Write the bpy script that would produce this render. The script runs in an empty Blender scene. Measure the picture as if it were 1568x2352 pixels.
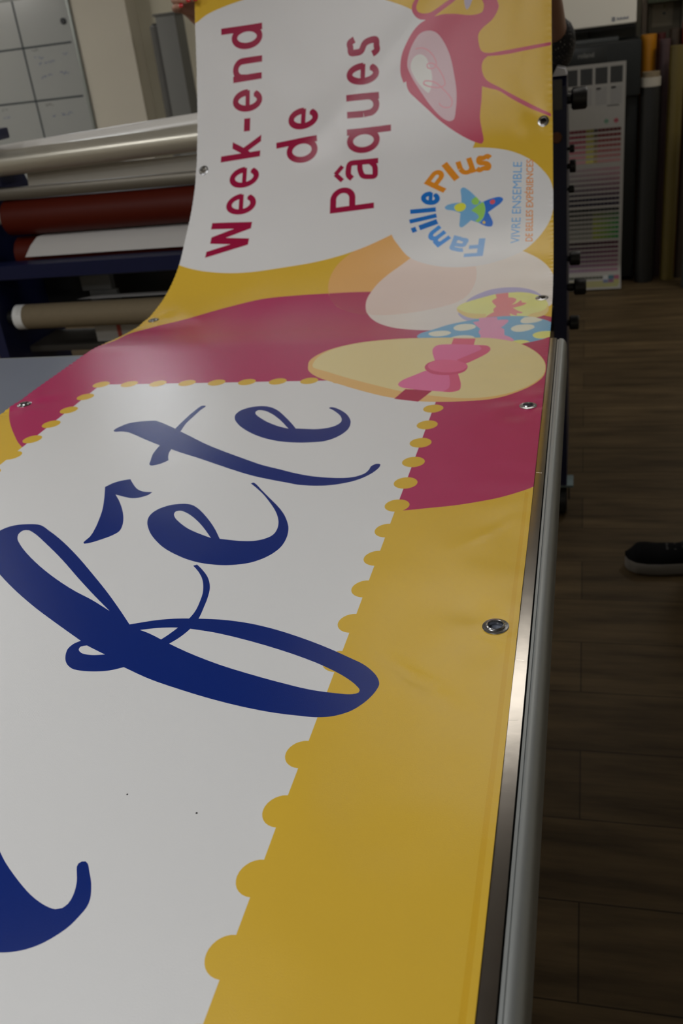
import bpy, bmesh, math, random
from mathutils import Vector, Matrix, noise, geometry
random.seed(7)
S = bpy.context.scene
COL = S.collection

# ------------------------------------------------------------------ camera
H = 1.38                      # eye height
h = 0.47                      # eye above the table top
TZ = H - h                    # table top
cam_d = bpy.data.cameras.new('camera')
cam_d.sensor_fit = 'VERTICAL'
cam_d.lens = 20.0
cam_d.sensor_height = 22.126
cam_d.sensor_width = 14.75
cam_d.clip_start = 0.02
cam_d.dof.use_dof = True
cam_d.dof.focus_distance = 0.82
cam_d.dof.aperture_fstop = 6.5
cam = bpy.data.objects.new('camera', cam_d)
COL.objects.link(cam)
V = Vector((516, 4074, 2126)).normalized()
L = Vector((564, -1181, 2126)).normalized()
V = (V - L*V.dot(L)).normalized()
X = V.cross(L)
right = Vector((X[0], L[0], -V[0])); up = -Vector((X[1], L[1], -V[1])); back = -Vector((X[2], L[2], -V[2]))
cam.matrix_world = Matrix(((right.x, up.x, back.x, 0), (right.y, up.y, back.y, 0), (right.z, up.z, back.z, H), (0, 0, 0, 1)))
S.camera = cam

# ------------------------------------------------------------------ world, exposure, ceiling lamps
w = bpy.data.worlds.new('room_air'); S.world = w; w.use_nodes = True
w.node_tree.nodes['Background'].inputs[0].default_value = (0.9, 0.93, 1.0, 1)
w.node_tree.nodes['Background'].inputs[1].default_value = 0.01
S.view_settings.view_transform = 'Standard'
S.view_settings.look = 'None'
S.view_settings.gamma = 1
S.view_settings.use_curve_mapping = False
S.view_settings.exposure = 0.05
CEIL = 2.70
LAMPS = [  # x, y, watts, colour
    (-0.22, 2.86, 3.5, (1.0, 0.94, 0.86)),
    (-0.95, 0.70, 6, (0.965, 0.98, 1.0)),  # added, unseen: lifts the table and the hanging cloth
    (-0.95, -1.70, 37, (0.965, 0.98, 1.0)),  # added behind the camera for frontal light on the hanging cloth
    (-2.60, -0.10, 15, (0.96, 0.98, 1.0)),
    (-3.66, 3.80, 4, (0.97, 0.98, 1.0)),
    (1.15, 4.35, 11, (1.0, 0.96, 0.90)),  # added, unseen: brightens the right back of the room
    (-4.60, 2.40, 34, (1.0, 0.96, 0.90)),  # added, unseen: brightens the left part of the back wall
]

# ------------------------------------------------------------------ materials
def srgb(r, g, b):
    f = lambda c: (c/255/12.92) if c/255 <= .04045 else ((c/255+.055)/1.055)**2.4
    return (f(r), f(g), f(b))
_m = {}
def mat(name, col, rough=0.5, metal=0.0, bump=0.0, scale=60, var=0.0, spec=0.5, emit=0.0, stretch=(1, 1, 1), coat=0.0):
    if name in _m: return _m[name]
    m = bpy.data.materials.new(name); m.use_nodes = True
    nt = m.node_tree; b = nt.nodes['Principled BSDF']
    b.inputs['Base Color'].default_value = (*col, 1)
    b.inputs['Roughness'].default_value = rough
    b.inputs['Metallic'].default_value = metal
    b.inputs['Specular IOR Level'].default_value = spec
    b.inputs['Coat Weight'].default_value = coat
    if emit:
        b.inputs['Emission Color'].default_value = (*col, 1); b.inputs['Emission Strength'].default_value = emit
    tc = nt.nodes.new('ShaderNodeTexCoord'); mp = nt.nodes.new('ShaderNodeMapping')
    mp.inputs['Scale'].default_value = stretch
    nt.links.new(tc.outputs['Object'], mp.inputs['Vector'])
    n = nt.nodes.new('ShaderNodeTexNoise'); n.inputs['Scale'].default_value = scale; n.inputs['Detail'].default_value = 4
    nt.links.new(mp.outputs['Vector'], n.inputs['Vector'])
    if var:
        mx = nt.nodes.new('ShaderNodeMix'); mx.data_type = 'RGBA'
        mx.inputs['A'].default_value = (*[c*(1-var) for c in col], 1)
        mx.inputs['B'].default_value = (*[min(1, c*(1+var)) for c in col], 1)
        nt.links.new(n.outputs['Fac'], mx.inputs['Factor'])
        nt.links.new(mx.outputs['Result'], b.inputs['Base Color'])
    if bump:
        bp = nt.nodes.new('ShaderNodeBump'); bp.inputs['Strength'].default_value = bump; bp.inputs['Distance'].default_value = 0.002
        nt.links.new(n.outputs['Fac'], bp.inputs['Height']); nt.links.new(bp.outputs['Normal'], b.inputs['Normal'])
    _m[name] = m
    return m

def vinyl(name, col):
    """printed PVC banner: fine woven grain under a satin sheen"""
    if name in _m: return _m[name]
    m = bpy.data.materials.new('vinyl_'+name); m.use_nodes = True
    nt = m.node_tree; b = nt.nodes['Principled BSDF']; N = nt.nodes.new; K = nt.links.new
    b.inputs['Base Color'].default_value = (*col, 1)
    b.inputs['Roughness'].default_value = VROUGH
    b.inputs['Specular IOR Level'].default_value = VSPEC
    uv = N('ShaderNodeUVMap'); uv.uv_map = 'flat'
    sp = N('ShaderNodeSeparateXYZ'); K(uv.outputs[0], sp.inputs[0])
    out = []
    for ax, per in ((0, .00085), (1, .0011)):
        a = N('ShaderNodeMath'); a.operation = 'MULTIPLY'; a.inputs[1].default_value = 2*math.pi/per; K(sp.outputs[ax], a.inputs[0])
        s_ = N('ShaderNodeMath'); s_.operation = 'SINE'; K(a.outputs[0], s_.inputs[0]); out.append(s_)
    ad = N('ShaderNodeMath'); ad.operation = 'MULTIPLY'; K(out[0].outputs[0], ad.inputs[0]); K(out[1].outputs[0], ad.inputs[1])
    nz = N('ShaderNodeTexNoise'); nz.inputs['Scale'].default_value = 900; nz.inputs['Detail'].default_value = 1; K(uv.outputs[0], nz.inputs['Vector'])
    m2 = N('ShaderNodeMath'); m2.operation = 'MULTIPLY_ADD'; m2.inputs[1].default_value = .35; K(ad.outputs[0], m2.inputs[0]); K(nz.outputs['Fac'], m2.inputs[2])
    bp = N('ShaderNodeBump'); bp.inputs['Strength'].default_value = 0.30; bp.inputs['Distance'].default_value = 0.00016
    K(m2.outputs[0], bp.inputs['Height']); K(bp.outputs['Normal'], b.inputs['Normal'])
    _m[name] = m
    return m
VROUGH = 0.23; VSPEC = 0.42

# ------------------------------------------------------------------ mesh helpers
class MB:
    def __init__(s): s.b = bmesh.new(); s.mats = []
    def mi(s, m):
        if m is None: return 0
        if m not in s.mats: s.mats.append(m)
        return s.mats.index(m)
    def box(s, x0, x1, y0, y1, z0, z1, m=None, bev=0.0, rot=None, seg=2):
        mtx = Matrix.Translation(((x0+x1)/2, (y0+y1)/2, (z0+z1)/2))
        if rot is not None: mtx = mtx @ rot
        t = bmesh.new()
        r = bmesh.ops.create_cube(t, size=1, matrix=Matrix.Diagonal((abs(x1-x0), abs(y1-y0), abs(z1-z0), 1)))
        if bev: bmesh.ops.bevel(t, geom=list(t.edges), offset=bev, segments=seg, profile=.7, affect='EDGES')
        t.transform(mtx); s._add(t, s.mi(m)); return s
    def _add(s, t, mi, smooth=False):
        mp = {v: s.b.verts.new(v.co) for v in t.verts}
        for f in t.faces:
            try:
                g = s.b.faces.new([mp[v] for v in f.verts]); g.material_index = mi; g.smooth = smooth or f.smooth
            except ValueError: pass
        t.free()
    def lathe(s, prof, a, b, m=None, n=32, closed=False):
        """prof: list of (t along a->b in metres, radius)"""
        a = Vector(a); b = Vector(b); d = (b-a).normalized()
        q = d.to_track_quat('Z', 'Y').to_matrix()
        t = bmesh.new(); rings = []
        for z, r in prof:
            c = a + d*z
            if r < 1e-6: rings.append([t.verts.new(c)])
            else: rings.append([t.verts.new(c + q @ Vector((r*math.cos(2*math.pi*i/n), r*math.sin(2*math.pi*i/n), 0))) for i in range(n)])
        pr = list(zip(rings, rings[1:]))
        if closed: pr.append((rings[-1], rings[0]))
        for A, B in pr:
            for i in range(n):
                j = (i+1) % n
                vs = [A[i % len(A)], A[j % len(A)], B[j % len(B)], B[i % len(B)]]
                u = []
                for v in vs:
                    if v not in u: u.append(v)
                if len(u) > 2:
                    try: t.faces.new(u)
                    except ValueError: pass
        s._add(t, s.mi(m), True); return s
    def cyl(s, a, b, r, m=None, n=28, bev=0.0015):
        l = (Vector(b)-Vector(a)).length; bev = min(bev, r*.4, l*.4)
        return s.lathe([(0, 0), (0, r-bev), (bev, r), (l-bev, r), (l, r-bev), (l, 0)], a, b, m, n)
    def pipe(s, a, b, r, ri, m=None, n=36):
        l = (Vector(b)-Vector(a)).length
        return s.lathe([(0, ri), (0, r), (l, r), (l, ri)], a, b, m, n, closed=True)
    def prism(s, poly, a0, a1, axis, m=None, smooth=False):
        """poly of 2-D points swept along axis from a0 to a1; x: poly=(y,z), y: poly=(x,z), z: poly=(x,y)"""
        def P(p, a): return {'x': (a, p[0], p[1]), 'y': (p[0], a, p[1]), 'z': (p[0], p[1], a)}[axis]
        A = [s.b.verts.new(P(p, a0)) for p in poly]; B = [s.b.verts.new(P(p, a1)) for p in poly]
        mi = s.mi(m); n = len(poly)
        for i in range(n):
            f = s.b.faces.new((A[i], A[(i+1) % n], B[(i+1) % n], B[i])); f.material_index = mi; f.smooth = smooth
        for q in (A, B):
            f = s.b.faces.new(q); f.material_index = mi
        return s
    def quad(s, pts, m=None):
        f = s.b.faces.new([s.b.verts.new(p) for p in pts]); f.material_index = s.mi(m); return s
    def build(s, name, m=None, parent=None, norm=True):
        if norm: bmesh.ops.recalc_face_normals(s.b, faces=list(s.b.faces))
        me = bpy.data.meshes.new(name); s.b.to_mesh(me); s.b.free()
        for k in (s.mats or [m]): me.materials.append(k)
        try: me.set_sharp_from_angle(angle=math.radians(40))
        except Exception: pass
        o = bpy.data.objects.new(name, me); COL.objects.link(o)
        if parent is not None:
            o.parent = parent
            o.matrix_parent_inverse = Matrix.Translation(-parent.location)
        return o
def tag(o, label=None, cat=None, group=None, kind=None):
    if label: o['label'] = label
    if cat: o['category'] = cat
    if group: o['group'] = group
    if kind: o['kind'] = kind
    return o
def thing(name, loc, label, cat, group=None):
    o = bpy.data.objects.new(name, None); COL.objects.link(o); o.location = loc; o.empty_display_size = .05
    return tag(o, label, cat, group)
def copy_tree(o, parent=None):
    c = o.copy(); COL.objects.link(c)
    if parent: c.parent = parent
    for ch in list(o.children): copy_tree(ch, c)
    return c
def struct(o): o['kind'] = 'structure'; return o

# ------------------------------------------------------------------ the room
m_wall = mat('wall_paint', (0.74, 0.70, 0.60), .8, bump=.1, scale=120, var=.03)
m_wall2 = mat('wall_paint_cream', (0.68, 0.645, 0.52), .8, bump=.1, scale=120, var=.03)
m_ceil = mat('ceiling_paint', (0.26, 0.25, 0.24), .9, bump=.1, scale=80)
fm = bpy.data.materials.new('laminate_floor'); fm.use_nodes = True
nt = fm.node_tree; N = nt.nodes.new; K = nt.links.new; pb = nt.nodes['Principled BSDF']
tc = N('ShaderNodeTexCoord'); mp = N('ShaderNodeMapping'); mp.inputs['Scale'].default_value = (1.2, 9, 1)
K(tc.outputs['Object'], mp.inputs['Vector'])
nz = N('ShaderNodeTexNoise'); nz.inputs['Scale'].default_value = 2.2; nz.inputs['Detail'].default_value = 8; nz.inputs['Roughness'].default_value = .6
K(mp.outputs[0], nz.inputs['Vector'])
br = N('ShaderNodeTexBrick'); br.inputs['Scale'].default_value = 1
br.inputs['Brick Width'].default_value = 1.28; br.inputs['Row Height'].default_value = .19; br.inputs['Mortar Size'].default_value = .0015
br.inputs['Color1'].default_value = (.8, .8, .8, 1); br.inputs['Color2'].default_value = (1.15, 1.15, 1.15, 1); br.inputs['Mortar'].default_value = (.35, .35, .35, 1)
K(tc.outputs['Object'], br.inputs['Vector'])
cr_ = N('ShaderNodeValToRGB'); e = cr_.color_ramp.elements
e[0].position = .3; e[0].color = (.044, .029, .014, 1); e[1].position = .72; e[1].color = (.135, .093, .046, 1)
K(nz.outputs['Fac'], cr_.inputs[0])
mu = N('ShaderNodeMix'); mu.data_type = 'RGBA'; mu.blend_type = 'MULTIPLY'; mu.inputs['Factor'].default_value = 1
K(cr_.outputs[0], mu.inputs['A']); K(br.outputs['Color'], mu.inputs['B']); K(mu.outputs['Result'], pb.inputs['Base Color'])
pb.inputs['Roughness'].default_value = .55; pb.inputs['Specular IOR Level'].default_value = .15
X0, X1, Y0, Y1 = -5.2, 2.1, -2.6, 5.62
struct(MB().box(X0, X1, Y0, Y1, -.1, 0).build('floor', fm))
struct(MB().box(X0, X1, Y0, Y1, CEIL, CEIL+.1).build('ceiling', m_ceil))
struct(MB().box(X0, X1, Y1, Y1+.1, 0, CEIL).build('wall_back', m_wall2))
struct(MB().box(X0, -2.50, Y1-.14, Y1, 0, CEIL).build('trim_1', m_wall))      # thicker stretch of wall carrying the planning board
struct(MB().box(X0-.1, X0, Y0, Y1, 0, CEIL).build('wall_left', m_wall))
struct(MB().box(X1, X1+.1, Y0, Y1, 0, CEIL).build('wall_right', m_wall))
struct(MB().box(X0, X1, Y0-.1, Y0, 0, CEIL).build('wall_front', m_wall))
struct(MB().box(-2.50, X1, Y1-.015, Y1, 0, .08, bev=.003).build('baseboard_back', mat('skirting', (.35, .33, .29), .5)))

m_white = mat('white_enamel', (.8, .8, .78), .4)
m_diff = mat('lamp_diffuser', (1, .97, .92), .5, emit=1.5)
first = None
for i, (x, y, wt, c) in enumerate(LAMPS):
    t = thing('ceiling_light', (x, y, CEIL), 'long white ceiling light panel above the far end of the banner' if i == 0 else 'unseen square white ceiling light panel in a slim frame', 'ceiling light', None if i == 0 else 'square ceiling light panels')
    f = MB()
    hx = .57 if i == 0 else .32
    for a in ((x-hx, x+hx, y-.32, y-.295), (x-hx, x+hx, y+.295, y+.32), (x-hx, x-hx+.025, y-.295, y+.295), (x+hx-.025, x+hx, y-.295, y+.295)):
        f.box(*a, CEIL-.014, CEIL-.001)
    f.build('frame', m_white, t)
    MB().box(x-hx+.027, x+hx-.027, y-.293, y+.293, CEIL-.006, CEIL-.002).build('diffuser', m_diff, t)
    ld = bpy.data.lights.new('lamp', 'AREA'); ld.shape = 'RECTANGLE'; ld.size = 2*hx-.06; ld.size_y = .58; ld.energy = wt; ld.color = c
    lo = bpy.data.objects.new('lamp', ld); COL.objects.link(lo); lo.location = (0, 0, -.009); lo.parent = t

# unseen window added above the planning board to throw the sheen on the banner
wx0, wx1, wz0, wz1, wy = -3.15, -2.52, 1.76, 2.14, Y1-.14
win = thing('added_window_1', ((wx0+wx1)/2, wy, wz0), None, None); struct(win)
fb = MB()
for a in ((wx0, wx1, wz0, wz0+.04), (wx0, wx1, wz1-.04, wz1), (wx0, wx0+.04, wz0+.04, wz1-.04), (wx1-.04, wx1, wz0+.04, wz1-.04)): fb.box(a[0], a[1], wy-.04, wy-.001, a[2], a[3], bev=.003)
fb.build('window_frame', m_white, win)
MB().box(wx0+.04, wx1-.04, wy-.018, wy-.012, wz0+.04, wz1-.04).build('pane', mat('glowing_pane', (.86, .93, 1.0), .3, emit=2.0), win)
ld = bpy.data.lights.new('sheen_light', 'AREA'); ld.shape = 'RECTANGLE'; ld.size = wx1-wx0-.08; ld.size_y = wz1-wz0-.08; ld.energy = 2.8; ld.color = (.92, .96, 1.0)
lo = bpy.data.objects.new('sheen_light', ld); COL.objects.link(lo); lo.location = (0, -.022, (wz1-wz0)/2); lo.rotation_euler = (math.radians(-90), 0, 0); lo.parent = win

# ------------------------------------------------------------------ work table
m_alu = mat('anodised_aluminium', (.31, .325, .32), .42, metal=.6, bump=.04, scale=200, stretch=(40, 1, 40))
m_steel = mat('polished_steel', (.46, .43, .39), .20, metal=1, bump=.03, scale=60, var=.12)
m_mat = mat('table_mat', (.155, .175, .225), .42, var=.18, scale=5, bump=.03)
m_gap = mat('gap_black', (.008, .008, .008), .7)
m_bluef = mat('blue_frame', (.012, .022, .085), .35)
YE = 3.105*h; TXL = -1.42
tb = thing('work_table', (-.7, .55, 0), 'long work table with grey-blue top and steel edge under the banner', 'table')
MB().box(TXL, -.0585, -.45, YE, TZ-.03, TZ-.0008, bev=.001).build('table_top', m_mat, tb)
sb = MB(); sb.box(-.058, -.0421, -.45, YE, TZ-.006, TZ-.0002, bev=.0003)
for y, a in ((.40, .2), (.475, -.35), (.545, .15), (.62, -.2), (.80, .3), (.97, -.15), (.70, .5)):   # knife scratches
    r = Matrix.Rotation(a, 4, 'Z')
    sb.box(-.057, -.045, y-.00012, y+.00012, TZ-.0003, TZ-.00014, rot=r, m=None)
sb.build('steel_strip', m_steel, tb)
MB().box(-.058, -.036, -.45, YE, TZ-.03, TZ-.0065).build('strip_support', m_gap, tb)
MB().box(TXL, -.058, YE, YE+.004, TZ-.02, TZ-.0006, bev=.001).build('end_lip', m_alu, tb)
x = -.0408
prof = [(x, TZ-.045), (x, TZ-.0006), (x+.0022, TZ-.0003), (x+.0026, TZ-.0009), (x+.0031, TZ+.0006), (x+.0038, TZ+.001), (x+.007, TZ+.0009), (x+.010, TZ-.0006),
        (x+.0125, TZ-.0034), (x+.0142, TZ-.0075), (x+.015, TZ-.0125), (x+.015, TZ-.045)]
rl = MB().prism(prof, -.45, 3.09*h, 'y').build('edge_rail', m_alu, tb)
tag(rl, 'aluminium edge rail')
for (lx, ly) in ((-.13, -.30), (-.13, 1.30), (-1.34, -.30), (-1.34, 1.30)):
    MB().box(lx-.03, lx+.03, ly-.03, ly+.03, 0, TZ-.0305, bev=.003).build('leg', m_bluef, tb)
for cy in (-.30, 1.30): MB().box(-1.309, -.161, cy-.02, cy+.02, .25, .31, bev=.003).build('cross_bar', m_bluef, tb)

# ------------------------------------------------------------------ the banner
CW = 0.824
# side profiles of the hanging cloth (y, z from eye level, in units of h) beyond the end of the table: left hem, right hem
PL=[(3.12,-1.0),(3.19,-1.003),(3.28,-1.013),(3.40,-1.027),(3.52,-1.036),(3.635,-1.037),(3.764,-1.026),(3.90,-0.999),(4.031,-0.953),(4.146,-0.894),(4.263,-0.808),(4.356,-0.735),(4.445,-0.652),(4.525,-0.56),(4.60,-0.45),(4.665,-0.335),(4.715,-0.23),(4.79,-0.06),(4.86,0.10),(4.93,0.25)]
PR=[(3.12,-1.0),(3.19,-1.001),(3.28,-1.003),(3.40,-1.003),(3.56,-0.992),(3.69,-0.971),(3.80,-0.942),(3.92,-0.90),(4.02,-0.853),(4.12,-0.795),(4.21,-0.728),(4.29,-0.653),(4.37,-0.567),(4.44,-0.476),(4.505,-0.36),(4.555,-0.25),(4.60,-0.135),(4.65,0.0),(4.695,0.13),(4.73,0.25)]
XR=[(3.12,-.1117),(3.40,-.115),(3.60,-.118),(3.80,-.121),(4.0,-.126),(4.2,-.132),(4.44,-.140),(4.6,-.147),(4.73,-.15)]
def cr(p, t):
    n = len(p)-1; i = min(int(t), n-1); f = t-i
    a = p[max(i-1, 0)]; b = p[i]; c = p[i+1]; d = p[min(i+2, n)]
    return tuple(.5*(2*b[k]+(c[k]-a[k])*f+(2*a[k]-5*b[k]+4*c[k]-d[k])*f*f+(3*b[k]-a[k]-3*c[k]+d[k])*f**3) for k in (0, 1))
def ptable(p):
    out = []; s = p[0][0]*h; last = None
    for j in range((len(p)-1)*8+1):
        y, z = cr(p, j/8); y *= h; z *= h
        if last: s += math.hypot(y-last[0], z-last[1])
        out.append((s, y, z)); last = (y, z)
    return out
TL_, TR_ = ptable(PL), ptable(PR)
def look(T, s):
    if s <= T[0][0]: return s, -h
    if s >= T[-1][0]: a, b = T[-2], T[-1]
    else:
        lo, hi = 0, len(T)-1
        while hi-lo > 1:
            m = (lo+hi)//2
            if T[m][0] <= s: lo = m
            else: hi = m
        a, b = T[lo], T[hi]
    k = (s-a[0])/(b[0]-a[0]); return a[1]+(b[1]-a[1])*k, a[2]+(b[2]-a[2])*k
def xr_at(y):
    y /= h
    if y <= XR[0][0]: return XR[0][1]*h
    for a, b in zip(XR, XR[1:]):
        if y <= b[0]: return h*(a[1]+(b[1]-a[1])*(y-a[0])/(b[0]-a[0]))
    return XR[-1][1]*h
def base(u, s):
    yl, zl = look(TL_, s); yr, zr = look(TR_, s); xr = xr_at(yr); xl = -1.864*h; k = u/CW
    return Vector((xr+(xl-xr)*k, yr+(yl-yr)*k, H+zr+(zl-zr)*k))
def base_n(u, s):
    e = .004
    a = base(u-e, s)-base(u+e, s); b = base(u, s+e)-base(u, s-e)
    return a.cross(b).normalized()
EYE_R = [(.0190, .6621-.0), (.0187, 1.1685), (.0187, 1.675), (.0187, 2.181)]
EYE_L = [(CW-.020, 1.2150), (CW-.020, 1.720), (CW-.020, 2.209)]
EYELETS = EYE_R + EYE_L
def sm(a, b, x):
    t = max(0, min(1, (x-a)/(b-a))); return t*t*(3-2*t)
def g(x, w): return math.exp(-(x/w)**2)
def disp(u, s):
    hang = sm(1.45, 1.75, s)
    d = 0.0
    nr = g(u-.03, .09)
    # soft waves of a cloth that was rolled up
    d += .0015*(noise.noise((u*7, s*9, 1.3)))*(.25+.9*g(u-.03, .13))
    d += .0016*hang*noise.noise((u*5, s*4, 4.3))
    d += .0007*noise.noise((u*24, s*22, 9.1))*nr
    # welded hem: pressed line, puckered rim
    d -= .00005*g(u-.0065, .0022)
    d += .00035*math.sin(s*2*math.pi/.0125+noise.noise((s*20, 0, 0))*3)*g(u, .006)*(.08+.92*sm(1.0, 1.6, s))
    d += .0004*math.sin(s*2*math.pi/.014)*g(u-CW, .007)
    # dimples around the eyelets
    for (eu, es) in EYELETS:
        q = (u-eu)**2+(s-es)**2
        if q < .02:
            r = math.sqrt(q); an = math.atan2(s-es, u-eu)
            d += .0009*math.cos(an*3+.6)*g(r-.035, .022)*sm(.012, .022, r)
    # creases pressed into the right border
    d += .0016*g((u-.055)*.8+(s-.665-.14)*.6, .006)*g(s-.84, .03)*g(u-.06, .03)
    d -= .0013*g((u-.075)*.6-(s-.585)*.7, .008)*g(u-.07, .04)*g(s-.60, .05)
    d += .0014*g(u-.13, .028)*g(s-.43, .05)
    # broad folds running from the corners held by the hands
    t = sm(1.9, 2.25, s)
    d += .007*t*g((u-.60)*.75-(s-2.36)*.66, .05)
    d -= .006*t*g((u-.50)*.75-(s-2.27)*.66, .05)
    d += .005*t*g((u-.28)*.6+(s-2.42)*.8, .05)
    d += .003*sm(1.55, 1.8, s)*g((u-.62)+(s-1.62)*.2, .05)*g(s-1.75, .2)
    return d
def surf(u, s):
    b = base(u, s); d = disp(u, s) + .0020
    k = 1-sm(1.40, 1.48, s)
    if d < .0006: d += (.0006-d)*k
    return b + base_n(u, s)*d

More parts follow.
